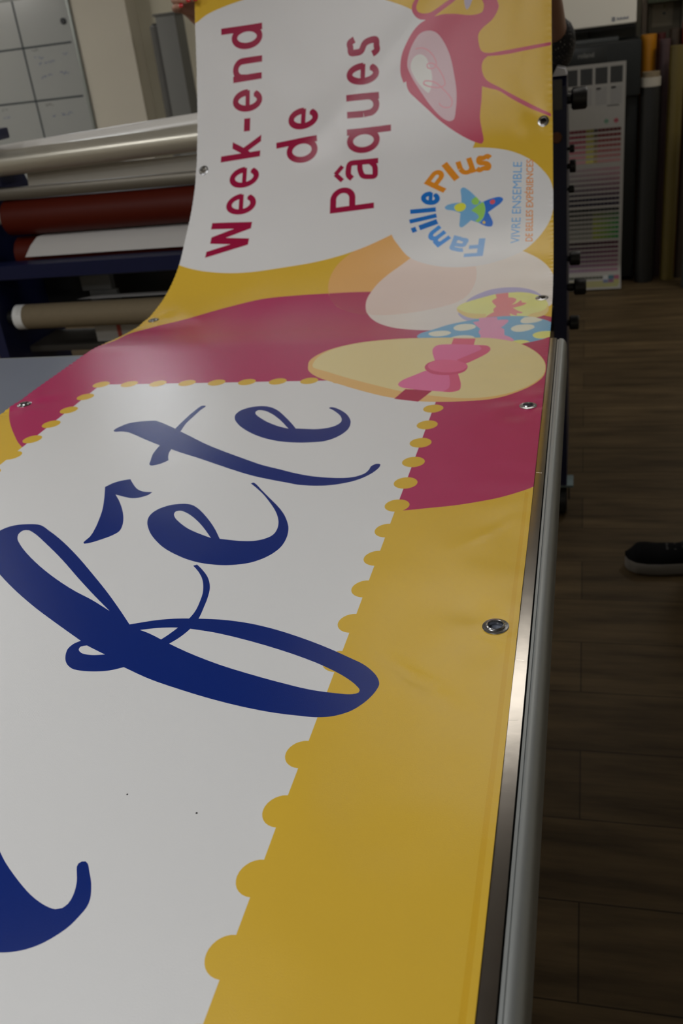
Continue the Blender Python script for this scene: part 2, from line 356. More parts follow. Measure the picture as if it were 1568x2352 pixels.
# printed shapes: outlines in 0.1 mm across (from the right hem) and along the cloth
ART = [
 ('magenta field', [(8158,15609,1),(8145,16301),(7850,16698),(7267,17150),(6719,17503),(6196,17670),(5473,17801),(4449,17789),(3528,17685),(2625,17474),(1754,17189),(907,16610),(195,15928),(-66,15667,1),(-239,12215,1),(-205,9530,1),(3,9291),(156,9164),(336,9048),(561,8943),(788,8858),(1109,8772),(1339,8718),(1962,8666),(3000,8750),(4850,9229),(6356,9993),(7106,10501),(7546,11003),(7897,11474),(8176,11922),(8415,12396),(8634,13206,1)]),
 ('peach disc', [(4339,18984),(4461,18707),(4498,18287),(4384,17721),(4178,17266),(3879,16875),(3528,16581),(3247,16471),(2921,16404),(2507,16469),(2112,16604),(1774,16828),(1512,17237),(1393,17825),(1528,18616),(2011,19307),(2773,19748),(3522,19694),(4007,19335)]),
 ('disc on magenta', [(4395,17784,1),(4332,17560),(4178,17266),(3879,16875),(3528,16581),(3247,16471),(2921,16404),(2637,16421,1),(2466,16923,1),(2802,17508,1),(3528,17685),(3988,17755)]),
 ('pink egg', [(2038,15270),(2338,15357),(2627,15504),(2885,15739),(3145,16094),(3361,16547),(3489,16983),(3534,17387),(3499,17704),(3400,18044),(3227,18348),(3038,18576),(2787,18850),(2460,19026),(2063,19092),(1603,19077),(1146,18948),(785,18768),(488,18523),(255,18254),(112,17994),(-2,17652),(-103,17165),(-95,16636),(31,16365),(257,16138),(576,15832),(1061,15477),(1546,15238)]),
 ('egg overlap', [(3406,16642,1),(3246,16470,1),(2922,16412),(2508,16456),(2110,16606),(1773,16825),(1577,17103),(1472,17529),(1452,18036),(1575,18580),(1748,18944,1),(2063,19092,1),(2460,19026),(2787,18850),(3038,18576),(3227,18348),(3400,18044),(3499,17704),(3534,17387),(3489,16983)]),
 ('white bubble', [(8285,25456),(8168,25508),(7945,25604),(7656,25673),(7313,25719),(6974,25736),(6529,25745),(5661,25690),(4616,25421),(3811,25089),(3516,24935),(3223,24783),(2952,24611),(2455,24198),(1988,23489),(1697,22722),(1609,21973),(1623,21603,1),(1895,20927),(2430,20261),(3341,19590,1),(3954,19299),(4689,19074),(5742,18945),(6760,18992),(7421,19150),(7890,19331),(8387,19590,1),(8907,21003,1),(8595,22101,1),(8509,24132,1)]),
 ('logo disc', [(3317,19574),(3170,19288),(2864,18818),(2468,18526),(2094,18360),(1690,18283),(1277,18301),(915,18422),(557,18643),(346,18877),(197,19112),(67,19407),(2,19697),(-21,19923),(-1,20177),(64,20456),(197,20690),(423,20965),(743,21203),(1068,21352),(1444,21458),(1658,21487),(2161,21511),(2764,21305),(3282,20796),(3434,20106)]),
 ('lilac egg', [(1573,16799),(1494,17006),(1335,17183),(1145,17304),(949,17335),(726,17314),(503,17235),(330,17104),(230,16940),(154,16743),(153,16212),(308,15741),(631,15487),(965,15464),(1348,15693),(1479,15836),(1583,16048),(1637,16228),(1633,16537)]),
 ('yellow egg', [(1694,16514),(1690,16619),(1651,16715),(1552,16828),(1377,16936),(1199,17024),(1020,17093),(801,17109),(595,17098),(412,17034),(277,16919),(179,16779),(105,16606),(66,16400),(60,16126),(91,15957),(155,15843),(264,15752),(530,15704),(871,15726),(1104,15795),(1284,15867),(1447,15985),(1586,16199),(1663,16363)]),
 ('yellow egg shade', [(1696,16532,1),(1608,16406),(1472,16251),(1310,16164),(1130,16112,1),(1129,15819,1),(1284,15867),(1447,15985),(1586,16199),(1663,16363)]),
 ('yellow egg shade', [(69,16434,1),(119,16206),(207,16083),(340,16002),(424,15836,1),(264,15759,1),(155,15851),(91,15957),(58,16125)]),
 ('coral bow', [(1032,17090,1),(801,17109,1),(788,16898,1),(704,16866),(640,16769),(651,16632),(710,16509,1),(619,16575),(564,16680,1),(540,16669),(537,16586,1),(441,16547,1),(496,16467),(587,16406),(678,16358,1),(602,16227),(498,16095,1),(513,16048),(594,16066,1),(592,15911,1),(659,15988),(721,16072,1),(671,15806,1),(1137,15909,1),(1080,16066),(1002,16197,1),(1020,16344),(981,16494,1),(1053,16679),(1074,16797),(1002,16909,1)]),
 ('blue egg', [(2184,14896),(2142,15097),(1965,15305),(1716,15592),(1398,15782),(1147,15893),(838,15922),(502,15878),(244,15731),(64,15529),(-89,15201),(-118,14844),(38,14537),(264,14376),(443,14271),(710,14096),(1424,14174),(1965,14575),(2132,14776)]),
 ('cream dot', [(1622,15330),(1601,15471),(1529,15550),(1428,15565),(1332,15527),(1260,15425),(1246,15310),(1291,15215),(1385,15148),(1484,15135),(1570,15198)]),
 ('cream dot', [(642,15112),(616,15228),(544,15315),(435,15337),(336,15313),(272,15213),(267,15093),(323,15003),(427,14931),(533,14915),(613,14987)]),
 ('cream dot', [(510,15565),(496,15690),(451,15804,1),(310,15797),(142,15598,1),(200,15492),(296,15423),(394,15400),(473,15441)]),
 ('cream dot', [(1625,14713,1),(1567,14786),(1486,14847),(1354,14852),(1238,14778),(1188,14653,1),(1328,14602,1),(1544,14593,1)]),
 ('cream dot', [(2009,15029),(1969,15146),(1860,15195),(1717,15172),(1632,15056),(1651,14937),(1754,14860),(1892,14862)]),
 ('yellow dot', [(275,14719),(231,14830),(138,14887),(32,14880),(-64,14826),(-67,14637),(23,14546),(114,14500),(220,14553)]),
 ('yellow dot', [(582,14412,1),(528,14462),(445,14476),(360,14446),(299,14372,1),(374,14315),(453,14265,1)]),
 ('mauve bow', [(1241,15901,1),(928,15897,1),(906,15713,1),(738,15691),(716,15600),(749,15428),(813,15212,1),(755,15090),(740,14946),(728,14765,1),(636,14655),(544,14468,1),(597,14397,1),(848,14510,1),(1111,14644,1),(1114,14793,1),(1164,14991),(1153,15193,1),(1249,15432),(1322,15656,1),(1217,15701,1)]),
 ('beige egg rim', [(3731,13551),(3774,13849),(3677,14186),(3457,14460),(3075,14681),(2523,14792),(1958,14783),(1398,14723),(901,14612),(513,14364),(236,13985),(62,13530),(12,13146),(47,12734),(204,12401),(438,12143),(697,11972),(963,11907),(1303,11883),(1680,11923),(2167,12122),(2586,12378),(3042,12710),(3436,13027),(3651,13313)]),
 ('beige egg', [(3631,13495),(3687,13785),(3639,14148),(3453,14443),(3072,14671),(2521,14781),(1956,14772),(1397,14713),(900,14603),(513,14356),(236,13977),(67,13530),(17,13161),(60,12762),(207,12454),(464,12189),(749,12049),(1089,12014),(1449,12104),(1958,12310),(2519,12659),(2974,12976),(3366,13281)]),
 ('ribbon band', [(1546,14704,1),(1180,14637,1),(1175,14274,1),(1546,14374,1)]),
 ('ribbon tail', [(1964,12417,1),(1551,12356,1),(1697,11912,1),(2061,12045,1)]),
 ('pink bow wing', [(1804,14056),(1812,14245),(1763,14373),(1631,14401),(1139,14311),(961,14250),(893,14096),(917,13907),(1179,13471),(1291,13347,1),(1685,13533,1)]),
 ('pink bow wing', [(1786,13170,1),(1284,13070,1),(1176,12529),(1184,12332),(1282,12267),(1452,12297),(1853,12409),(2040,12502),(2107,12629),(2067,12799),(1944,12966)]),
 ('bow fold', [(1096,14282,1),(961,14250),(893,14096),(917,13907),(1179,13471),(1291,13347,1),(1362,13617,1),(1149,13908),(1038,14096)]),
 ('bow fold', [(1422,13081,1),(1284,13070,1),(1176,12529),(1184,12332),(1282,12267),(1403,12288,1),(1343,12408),(1340,12574)]),
 ('bow knot shade', [(1810,13282),(1798,13506),(1685,13625),(1532,13641),(1344,13577),(1200,13428),(1160,13247),(1209,13063),(1346,12975),(1494,12966),(1666,13037)]),
 ('bow knot', [(1778,13376),(1762,13525),(1659,13623),(1519,13640),(1344,13577),(1205,13429),(1171,13299),(1219,13158),(1359,13076),(1535,13091),(1702,13199)]),
 ('flamingo body', [(2651,24345,1),(2800,24283),(2952,24158),(3094,23961),(3198,23755),(3239,23535),(3235,23349),(3183,23172,1),(3119,23192,1),(3109,23093),(3060,22967),(2900,22784),(2653,22519),(2408,22250),(2116,21980),(1803,21734),(1611,21613),(1473,21558),(1438,21619),(1469,21844),(1511,22137),(1477,22504),(1462,22776,1),(1320,22715),(1109,22618),(854,22417),(509,22169),(32,21876,1),(31,21941,1),(280,22108),(737,22429),(1085,22681),(1365,22889),(1446,23044),(1461,23204),(1419,23307),(1335,23361,1),(959,23321),(495,23314),(15,23308,1),(15,23373,1),(494,23388),(958,23402),(1334,23427),(1463,23493),(1521,23660),(1524,23837),(1423,23947),(1233,24059),(1126,24188),(1089,24288),(1123,24425),(1180,24567),(1272,24694,1),(1509,24640,1),(1440,24495),(1399,24377),(1436,24260),(1538,24234),(1705,24248),(2016,24332),(2282,24377),(2478,24370,1),(2551,24408,1)]),
 ('flamingo neck', [(2639,24338,1),(2798,24390),(2908,24496),(2963,24620),(2945,24738),(2889,24814),(2787,24946),(2662,24983,1),(2614,24951,1),(2727,24866),(2810,24775),(2863,24642),(2820,24544),(2698,24480),(2550,24470),(2377,24530),(2205,24604),(2108,24642),(1985,24724,1),(1746,24692,1),(1963,24610),(2134,24527),(2330,24438),(2453,24376),(2528,24336)]),
 ('flamingo wing', [(2593,24116),(2434,24049),(2290,23863),(2149,23543),(2058,23119),(2015,22767),(2030,22421),(2080,22194),(2165,22174),(2311,22260),(2555,22543),(2798,22917),(3017,23307),(3084,23504),(3048,23725),(2931,23950),(2779,24099)]),
 ('wing spot', [(2811,23688),(2676,23604),(2604,23431),(2546,23214),(2562,22987),(2625,22865),(2772,23005),(2919,23218),(3014,23467),(2949,23636)]),
 ('flamingo beak', [(1806,24662),(1813,24533),(1798,24432),(1763,24365),(1702,24411),(1658,24499),(1616,24609)]),
 ('star', [(1897,20542),(1851,20575),(1731,20486),(1586,20310),(1454,20134,1),(1283,20189),(1077,20204),(1008,20143),(1040,20064),(1186,19946),(1309,19852,1),(1247,19708),(1202,19549),(1228,19461),(1330,19479),(1494,19600),(1658,19705,1),(1746,19614),(1846,19539),(1887,19577),(1891,19760),(1887,19935,1),(2019,20016),(2198,20089),(2224,20150),(2167,20197),(2027,20216),(1874,20205,1),(1884,20360)]),
 ('star sea', [(1408,20140,1),(1283,20189),(1077,20204),(1008,20143),(1040,20064),(1186,19946),(1309,19852,1),(1247,19708),(1202,19549),(1228,19461),(1330,19479),(1470,19584,1),(1407,19706),(1366,19876),(1378,20022)]),
 ('star hill', [(1454,20128,1),(1408,20126,1),(1374,19993),(1377,19849),(1418,19708),(1506,19618,1),(1570,19668,1),(1499,19752),(1537,19847),(1661,19961,1),(1556,20052)]),
 ('star hill', [(1665,20212),(1574,20288),(1495,20183,1),(1534,20091),(1622,20114)]),
 ('star sun', [(2023,20108),(1990,20168),(1909,20196),(1826,20177),(1777,20104),(1798,20021),(1877,19977),(1972,20008)]),
 ('star red dot', [(1281,20119),(1248,20164),(1190,20154),(1171,20100),(1200,20049),(1257,20058)]),
 ('star gold dot', [(1421,19603),(1393,19644),(1353,19600),(1378,19550)]),
 ('script t', [(5952,11053),(5925,11175),(5842,11303),(5712,11365),(5564,11388),(5455,11391),(5375,11351),(5220,11243),(5016,11086,1),(5006,11403),(4984,11702),(4933,11939),(4872,11928),(4893,11751),(4909,11510),(4922,11268),(4893,10984,1),(4681,10813),(4343,10539),(4037,10323),(3681,10091),(3345,9881),(3100,9765),(2862,9652),(2637,9569),(2377,9521),(2180,9520),(2067,9558),(1986,9633),(1952,9731),(1942,9836),(1893,9903),(1847,9897),(1834,9852),(1846,9763),(1909,9617),(2024,9473),(2172,9378),(2352,9320),(2519,9309),(2723,9334),(2888,9392),(3114,9472),(3379,9581),(3666,9734),(3936,9892),(4288,10099),(4576,10257),(4782,10381,1),(4768,10273),(4727,10147),(4678,10036,1),(4712,9970),(4771,9911),(4854,9876),(4893,9912),(4929,10027),(4987,10245),(5007,10515,1),(5164,10617),(5379,10764),(5560,10893),(5690,10974),(5814,11006),(5906,11002)]),
 ('script e', [(2944,11753),(2924,11782),(2868,11764),(2758,11670),(2637,11519),(2545,11337),(2503,11197),(2488,10987),(2531,10817),(2608,10684),(2719,10591),(2900,10557),(3089,10556),(3322,10599),(3546,10696),(3761,10840),(3968,11030),(4114,11202),(4236,11408),(4278,11594),(4237,11742),(4117,11843),(3956,11865),(3818,11812),(3671,11677),(3475,11412),(3321,11180),(3227,11025,1),(3075,11007),(2932,10995),(2800,11024),(2705,11089),(2649,11203),(2657,11321),(2707,11450),(2795,11584),(2885,11691)]),
 ('hole script e', [(4001,11655),(3982,11707),(3885,11687),(3723,11553),(3538,11329),(3328,11022,1),(3504,11117),(3691,11257),(3863,11428),(3972,11565)]),
 ('script circumflex', [(4964,9481,1),(4872,9358),(4756,9222),(4642,9148),(4511,9133,1),(4534,9054),(4611,8990),(4693,8968),(4797,8993),(4967,9060,1),(4848,8904),(4714,8703),(4593,8485),(4518,8298),(4495,8160),(4537,8069),(4635,7967),(4723,7898),(4787,7878),(4807,7904),(4794,8038),(4823,8220),(4878,8430),(4955,8674),(5058,8927),(5212,9269,1),(5154,9374),(5075,9442),(4983,9481,1)]),
 ('script e circumflex', [(3327,9369),(3304,9391),(3263,9359),(3123,9181),(2962,8979),(2807,8785),(2681,8597),(2580,8394),(2535,8262),(2504,8069),(2515,7881),(2578,7728),(2673,7617),(2781,7550),(2982,7506),(3208,7523),(3410,7585),(3610,7690),(3804,7824),(3962,7973),(4111,8149),(4244,8375),(4284,8516),(4274,8637),(4216,8737),(4119,8808),(3965,8835),(3866,8807),(3757,8720),(3587,8531),(3399,8282),(3245,8040,1),(3118,8018),(2976,8002),(2844,8011),(2746,8056),(2680,8136),(2665,8249),(2687,8391),(2734,8527),(2814,8689),(2951,8904),(3102,9114),(3301,9342)]),
 ('hole script e circumflex', [(4001,8584),(4002,8647),(3954,8663),(3849,8607),(3719,8495),(3553,8314),(3352,8054,1),(3539,8153),(3696,8251),(3864,8398),(3954,8499)]),
 ('script f stroke', [(3335,7482,1),(3299,7504,1),(3199,7401),(3091,7264),(3006,7094),(2962,6919),(2939,6758),(2919,6552),(2938,6391),(2987,6255),(3067,6125,1),(3174,6173,1),(3118,6273),(3065,6398),(3013,6550),(2999,6674),(3014,6838),(3048,7011),(3131,7216),(3228,7362)]),
 ('script f', [(3560,6419,1),(3774,6654),(4050,6946),(4386,7281),(4736,7619),(5085,7929),(5364,8148),(5573,8289),(5746,8303),(5892,8269),(5980,8195),(6019,8070),(5969,7871),(5823,7628),(5632,7398),(5444,7219),(5092,6933),(4691,6640),(4341,6407),(3921,6136,1),(3964,6094),(3986,6016),(3955,5906),(3889,5802),(3799,5734),(3714,5713),(3568,5712),(3436,5737),(3325,5792,1),(3020,5655),(2699,5544),(2373,5446),(2068,5373),(1802,5329),(1593,5314),(1459,5310),(1335,5334),(1211,5404),(1131,5501),(1074,5613),(1045,5725),(1048,5772),(1093,5865),(1213,5988),(1362,6078),(1616,6217),(1875,6337),(2138,6440),(2401,6515),(2659,6553),(2908,6557),(3154,6540),(3340,6499)]),
 ('hole script f', [(5671,7966),(5719,8079),(5705,8150),(5644,8157),(5522,8085),(5225,7842),(4872,7535),(4465,7156),(4151,6872),(3865,6623,1),(4141,6797),(4413,6948),(4718,7143),(5067,7398),(5393,7672),(5581,7857)]),
 ('hole script f', [(3417,6341,1),(3240,6385),(3067,6402),(2931,6391),(2683,6351),(2419,6282),(2106,6180),(1799,6061),(1548,5943),(1347,5821),(1231,5724),(1187,5665),(1189,5637),(1237,5611),(1381,5610),(1596,5634),(1872,5703),(2163,5790),(2470,5894),(2803,6034),(3043,6153),(3145,6209),(3299,6291)]),
 ('hole script f', [(3874,6006),(3877,6051),(3824,6071,1),(3706,6012),(3586,5954,1),(3706,5937),(3815,5955)]),
 ('script letter', [(3456,3892),(3309,3763),(3215,3680),(3098,3591),(2976,3507),(2881,3449),(2784,3403),(2711,3379),(2663,3373),(2626,3386),(2602,3423),(2599,3482),(2612,3545),(2631,3598),(2664,3660),(2686,3703),(2688,3729),(2672,3748),(2646,3752),(2621,3735),(2577,3672),(2535,3611),(2502,3549),(2473,3478),(2466,3416),(2481,3352),(2513,3266),(2567,3189),(2628,3127),(2697,3082),(2766,3054),(2824,3039),(2934,3030),(3087,3056),(3247,3132),(3386,3277),(3529,3534),(3607,3798),(3579,3928)]),
 ('swirl', [(2884,23805),(2784,23807),(2673,23769),(2563,23672),(2479,23542),(2444,23433),(2482,23361),(2568,23351),(2642,23397),(2641,23456),(2542,23459),(2445,23376),(2349,23232),(2278,23070),(2268,22965),(2354,22929),(2501,22953),(2648,23009),(2734,23078),(2709,23120),(2573,23093),(2451,23030),(2305,22880),(2161,22703),(2109,22576),(2139,22489),(2236,22476),(2358,22541),(2394,22595)]),
]
GLYPHS = [
 ('W', [(6632, 19683), (6626, 20642), (7629, 19630)]),
 ('e', [(6576, 20725), (6612, 21286), (7319, 20743)]),
 ('e', [(6579, 21434), (6596, 21973), (7336, 21465)]),
 ('k', [(6602, 22173), (6581, 22682), (7611, 22210)]),
 ('-', [(6875, 22821), (6866, 23115), (7031, 22834)]),
 ('e', [(6566, 23237), (6544, 23734), (7322, 23307)]),
 ('n', [(6553, 23925), (6546, 24439), (7288, 23971)]),
 ('d', [(6527, 24615), (6525, 25145), (7560, 24694)]),
 ('d', [(5149, 21802), (5186, 22385), (6161, 21829)]),
 ('e', [(5174, 22565), (5160, 23065), (5906, 22613)]),
 ('P', [(3777, 20375), (3822, 21017), (4780, 20396)]),
 ('â', [(3734, 21123), (3758, 21639), (4763, 21182)]),
 ('q', [(3470, 21768), (3476, 22341), (4487, 21839)]),
 ('u', [(3731, 22576), (3740, 23085), (4482, 22648)]),
 ('e', [(3731, 23260), (3716, 23731), (4499, 23350)]),
 ('s', [(3719, 23867), (3702, 24253), (4473, 23979)]),
 ('F', [(1340, 19142), (1724, 19172), (1369, 18599)]),
 ('a', [(1674, 19170), (1985, 19347), (1762, 18760)]),
 ('m', [(2044, 19270), (2334, 19691), (2303, 19031)]),
 ('i', [(2339, 19731), (2392, 19868), (2875, 19568)]),
 ('l', [(2377, 19907), (2407, 20017), (2948, 19834)]),
 ('l', [(2409, 20067), (2420, 20183), (2960, 20092)]),
 ('e', [(2345, 20213), (2336, 20548), (2756, 20310)]),
 ('P', [(2275, 20518), (2025, 20854), (2709, 20826)]),
 ('l', [(2046, 20760), (1929, 20835), (2334, 21189)]),
 ('u', [(1918, 20846), (1577, 20907), (2034, 21214)]),
 ('s', [(1589, 20909), (1261, 20905), (1595, 21267)]),
 ('VIVRE ENSEMBLE', [(653, 18866), (628, 20971), (834, 18899)]),
 ('DE BELLES EXPÉRIENCES', [(400, 18870), (395, 20986), (580, 18903)]),
]

WHITE = (.80, .80, .80)
def ratio(r, g_, b_):       # print colour read against the unprinted white beside it
    c = srgb(r, g_, b_); return tuple(min(.85, x/.45*.80) for x in c)
C = {
 'yellow': (.76, .485, .048), 'magenta': (.49, .028, .128), 'white': WHITE, 'navy': (.002, .022, .20),
 'crimson': (.37, .010, .058), 'peach': ratio(186, 140, 84), 'peach magenta': ratio(142, 46, 74),
 'pink egg': ratio(200, 178, 172), 'pink egg deep': ratio(195, 168, 160), 'lilac': ratio(146, 142, 170),
 'pale yellow': ratio(200, 190, 120), 'apricot': ratio(198, 165, 110), 'coral': ratio(198, 115, 118),
 'blue': (.19, .47, .72), 'cream': ratio(200, 194, 168), 'lemon': ratio(204, 200, 105), 'mauve': ratio(184, 124, 152),
 'beige': ratio(186, 170, 124), 'rim': ratio(188, 148, 92), 'ribbon': ratio(180, 78, 100), 'ribbon dark': ratio(140, 22, 58),
 'bow': ratio(184, 92, 130), 'bow fold': ratio(176, 74, 104), 'knot': ratio(184, 84, 116), 'knot dark': ratio(168, 62, 94),
 'flamingo': ratio(158, 64, 84), 'wing': ratio(176, 152, 158), 'wing light': ratio(186, 184, 180), 'swirl': ratio(186, 130, 140),
 'beak': ratio(150, 142, 156), 'sky': (.21, .49, .80), 'sea': ratio(45, 95, 172), 'hill': ratio(125, 172, 84), 'sun': ratio(208, 200, 62),
 'reddot': ratio(190, 78, 84), 'golddot': ratio(205, 160, 80), 'logoblue': ratio(22, 90, 160), 'logoblue light': ratio(104, 142, 205), 'logoblue mid': ratio(52, 118, 185),
 'orange': ratio(192, 116, 32), 'tagblue': ratio(88, 140, 190), 'tagorange': ratio(205, 120, 62), 'hem': (.72, .43, .030), 'back': (.75, .75, .74),
}
COLR = {'magenta field': 'magenta', 'peach disc': 'peach', 'disc on magenta': 'peach magenta', 'pink egg': 'pink egg', 'egg overlap': 'pink egg deep',
 'white bubble': 'white', 'logo disc': 'white', 'lilac egg': 'lilac', 'yellow egg': 'pale yellow', 'yellow egg shade': 'apricot', 'coral bow': 'coral',
 'blue egg': 'blue', 'cream dot': 'cream', 'yellow dot': 'lemon', 'mauve bow': 'mauve', 'beige egg rim': 'rim', 'beige egg': 'beige', 'ribbon band': 'ribbon',
 'ribbon tail': 'ribbon dark', 'pink bow wing': 'bow', 'bow fold': 'bow fold', 'bow knot shade': 'knot dark', 'bow knot': 'knot', 'flamingo body': 'flamingo',
 'flamingo neck': 'flamingo', 'flamingo wing': 'wing', 'wing spot': 'wing light', 'flamingo beak': 'beak', 'star': 'sky', 'star sea': 'sea', 'star hill': 'hill',
 'star sun': 'sun', 'star red dot': 'reddot', 'star gold dot': 'golddot'}

def curve(pts, closed=True):
    """centripetal Catmull-Rom through (u,s) control points in 0.1 mm; a third member marks a corner"""
    P = [Vector((p[0]*1e-4, p[1]*1e-4)) for p in pts]; c = [len(p) > 2 for p in pts]; n = len(P); out = []
    rng = range(n) if closed else range(n-1)
    for i in rng:
        b, d = P[i], P[(i+1) % n]
        a = P[i-1] if (closed or i > 0) else b; e = P[(i+2) % n] if (closed or i+2 < n) else d
        if c[i]: a = b + (b-d)
        if c[(i+1) % n]: e = d + (d-b)
        t = [0]
        for x_, y_ in ((a, b), (b, d), (d, e)): t.append(t[-1]+max(1e-5, (y_-x_).length)**.5)
        m = max(1, min(8, int((d-b).length/.0022)))
        for k in range(m):
            q = t[1]+(t[2]-t[1])*k/m
            A1 = a*((t[1]-q)/(t[1]-t[0]))+b*((q-t[0])/(t[1]-t[0])); A2 = b*((t[2]-q)/(t[2]-t[1]))+d*((q-t[1])/(t[2]-t[1])); A3 = d*((t[3]-q)/(t[3]-t[2]))+e*((q-t[2])/(t[3]-t[2]))
            B1 = A1*((t[2]-q)/(t[2]-t[0]))+A2*((q-t[0])/(t[2]-t[0])); B2 = A2*((t[3]-q)/(t[3]-t[1]))+A3*((q-t[1])/(t[3]-t[1]))
            out.append(B1*((t[2]-q)/(t[2]-t[1]))+B2*((q-t[1])/(t[2]-t[1])))
    if not closed: out.append(P[-1])
    return out
def circ(u, s, r, n=28, ry=None): return [Vector((u+r*math.cos(2*math.pi*k/n), s+(ry or r)*math.sin(2*math.pi*k/n))) for k in range(n)]
def ribbon(pts, w):
    out = []
    for a, b in zip(pts, pts[1:]):
        d = b-a
        if d.length < 1e-6: continue
        d.normalize(); nrm = Vector((-d.y, d.x))*w/2; a = a-d*w*.3; b = b+d*w*.3
        out.append([a+nrm, a-nrm, b-nrm, b+nrm])
    return out
SHAPES = []          # (polygon, colour name) painted in this order
def put(poly, c):
    a = sum(p.x*q.y-q.x*p.y for p, q in zip(poly, poly[1:]+poly[:1]))
    if abs(a) < 1e-10: return
    if a < 0: poly = poly[::-1]
    out = []                                  # long straight sides are split so that they follow the waves of the cloth
    for p, q in zip(poly, poly[1:]+poly[:1]):
        k = max(1, int((q-p).length/.005)); out += [p+(q-p)*i/k for i in range(k)]
    poly = out
    SHAPES.append((poly, c))
S0, S1 = -.28, 2.62
put([Vector(p) for p in ((0, S0), (CW, S0), (CW, S1), (0, S1))], 'yellow')
get = lambda nm: [v for k, v in ART if k == nm]
def paint(nm, c=None):
    for v in get(nm): put(curve(v), c or COLR[nm])
for nm in ('magenta field', 'peach disc', 'disc on magenta', 'pink egg', 'egg overlap', 'white bubble', 'logo disc', 'lilac egg', 'yellow egg', 'yellow egg shade', 'coral bow', 'blue egg'): paint(nm)
for nm in ('cream dot', 'yellow dot', 'mauve bow'): paint(nm)
# the postage-stamp panel: white sheet with yellow dots on its perforated border
put([Vector(p) for p in ((.1447, -.12), (.7105, -.12), (.7105, 1.2972), (.1447, 1.281))], 'white')
for k in range(12): put(circ(.7100-.05100*k, 1.2973-.00148*k, .0140), 'yellow')
for k in range(26):
    put(circ(.1447, 1.1641+.0562-.0562*k, .0137, ry=.0147), 'yellow'); 
for k in range(1, 27): put(circ(.7105, 1.2973-.0549*k, .0137, ry=.0143), 'yellow')
for nm in ('beige egg rim', 'beige egg', 'ribbon band', 'ribbon tail', 'pink bow wing', 'bow fold', 'bow knot shade', 'bow knot', 'flamingo body', 'flamingo neck', 'flamingo wing',
           'wing spot', 'flamingo beak', 'star', 'star sea', 'star hill', 'star sun', 'star red dot', 'star gold dot'): paint(nm)
for v in get('swirl'):
    for q in ribbon(curve(v, False), .0026): put(q, 'swirl')
# script lettering: each letter keeps its counters open
for nm in ('script t', 'script e', 'script circumflex', 'script e circumflex', 'script f', 'script letter'):
    hs = [curve(v) for v in get('hole '+nm)]
    for v in get(nm): put(curve(v), 'navy')
    for q in hs: put(q, 'KEEP')     # shows what lies below the letter
for v in get('script f stroke'): put(curve(v), 'navy')
# printed words, set glyph by glyph
def glyph_tris(txt, bold):
    cu = bpy.data.curves.new('word', 'FONT'); cu.body = txt; cu.offset = bold; cu.resolution_u = 5
    ob = bpy.data.objects.new('word', cu); COL.objects.link(ob)
    bpy.context.view_layer.update()
    ev = ob.evaluated_get(bpy.context.evaluated_depsgraph_get()); me = ev.to_mesh()
    vs = [Vector((v.co.x, v.co.y)) for v in me.vertices]; tr = [[vs[i] for i in p.vertices] for p in me.polygons]
    ev.to_mesh_clear(); bpy.data.objects.remove(ob); bpy.data.curves.remove(cu)
    x0 = min(v.x for v in vs); x1 = max(v.x for v in vs); y0 = min(v.y for v in vs); y1 = max(v.y for v in vs)
    return [[((p.x-x0)/(x1-x0), (p.y-y0)/(y1-y0)) for p in t] for t in tr]
def arc(cx, cy, rx, ry, a0, a1, n=28):
    return [Vector((cx+rx*math.cos(math.radians(a0+(a1-a0)*k/n)), cy+ry*math.sin(math.radians(a0+(a1-a0)*k/n)))) for k in range(n+1)]
def through(pts, k=7):
    """open smooth path through the points"""
    q = curve([(x*1e4, y*1e4) for x, y in pts], False); return q
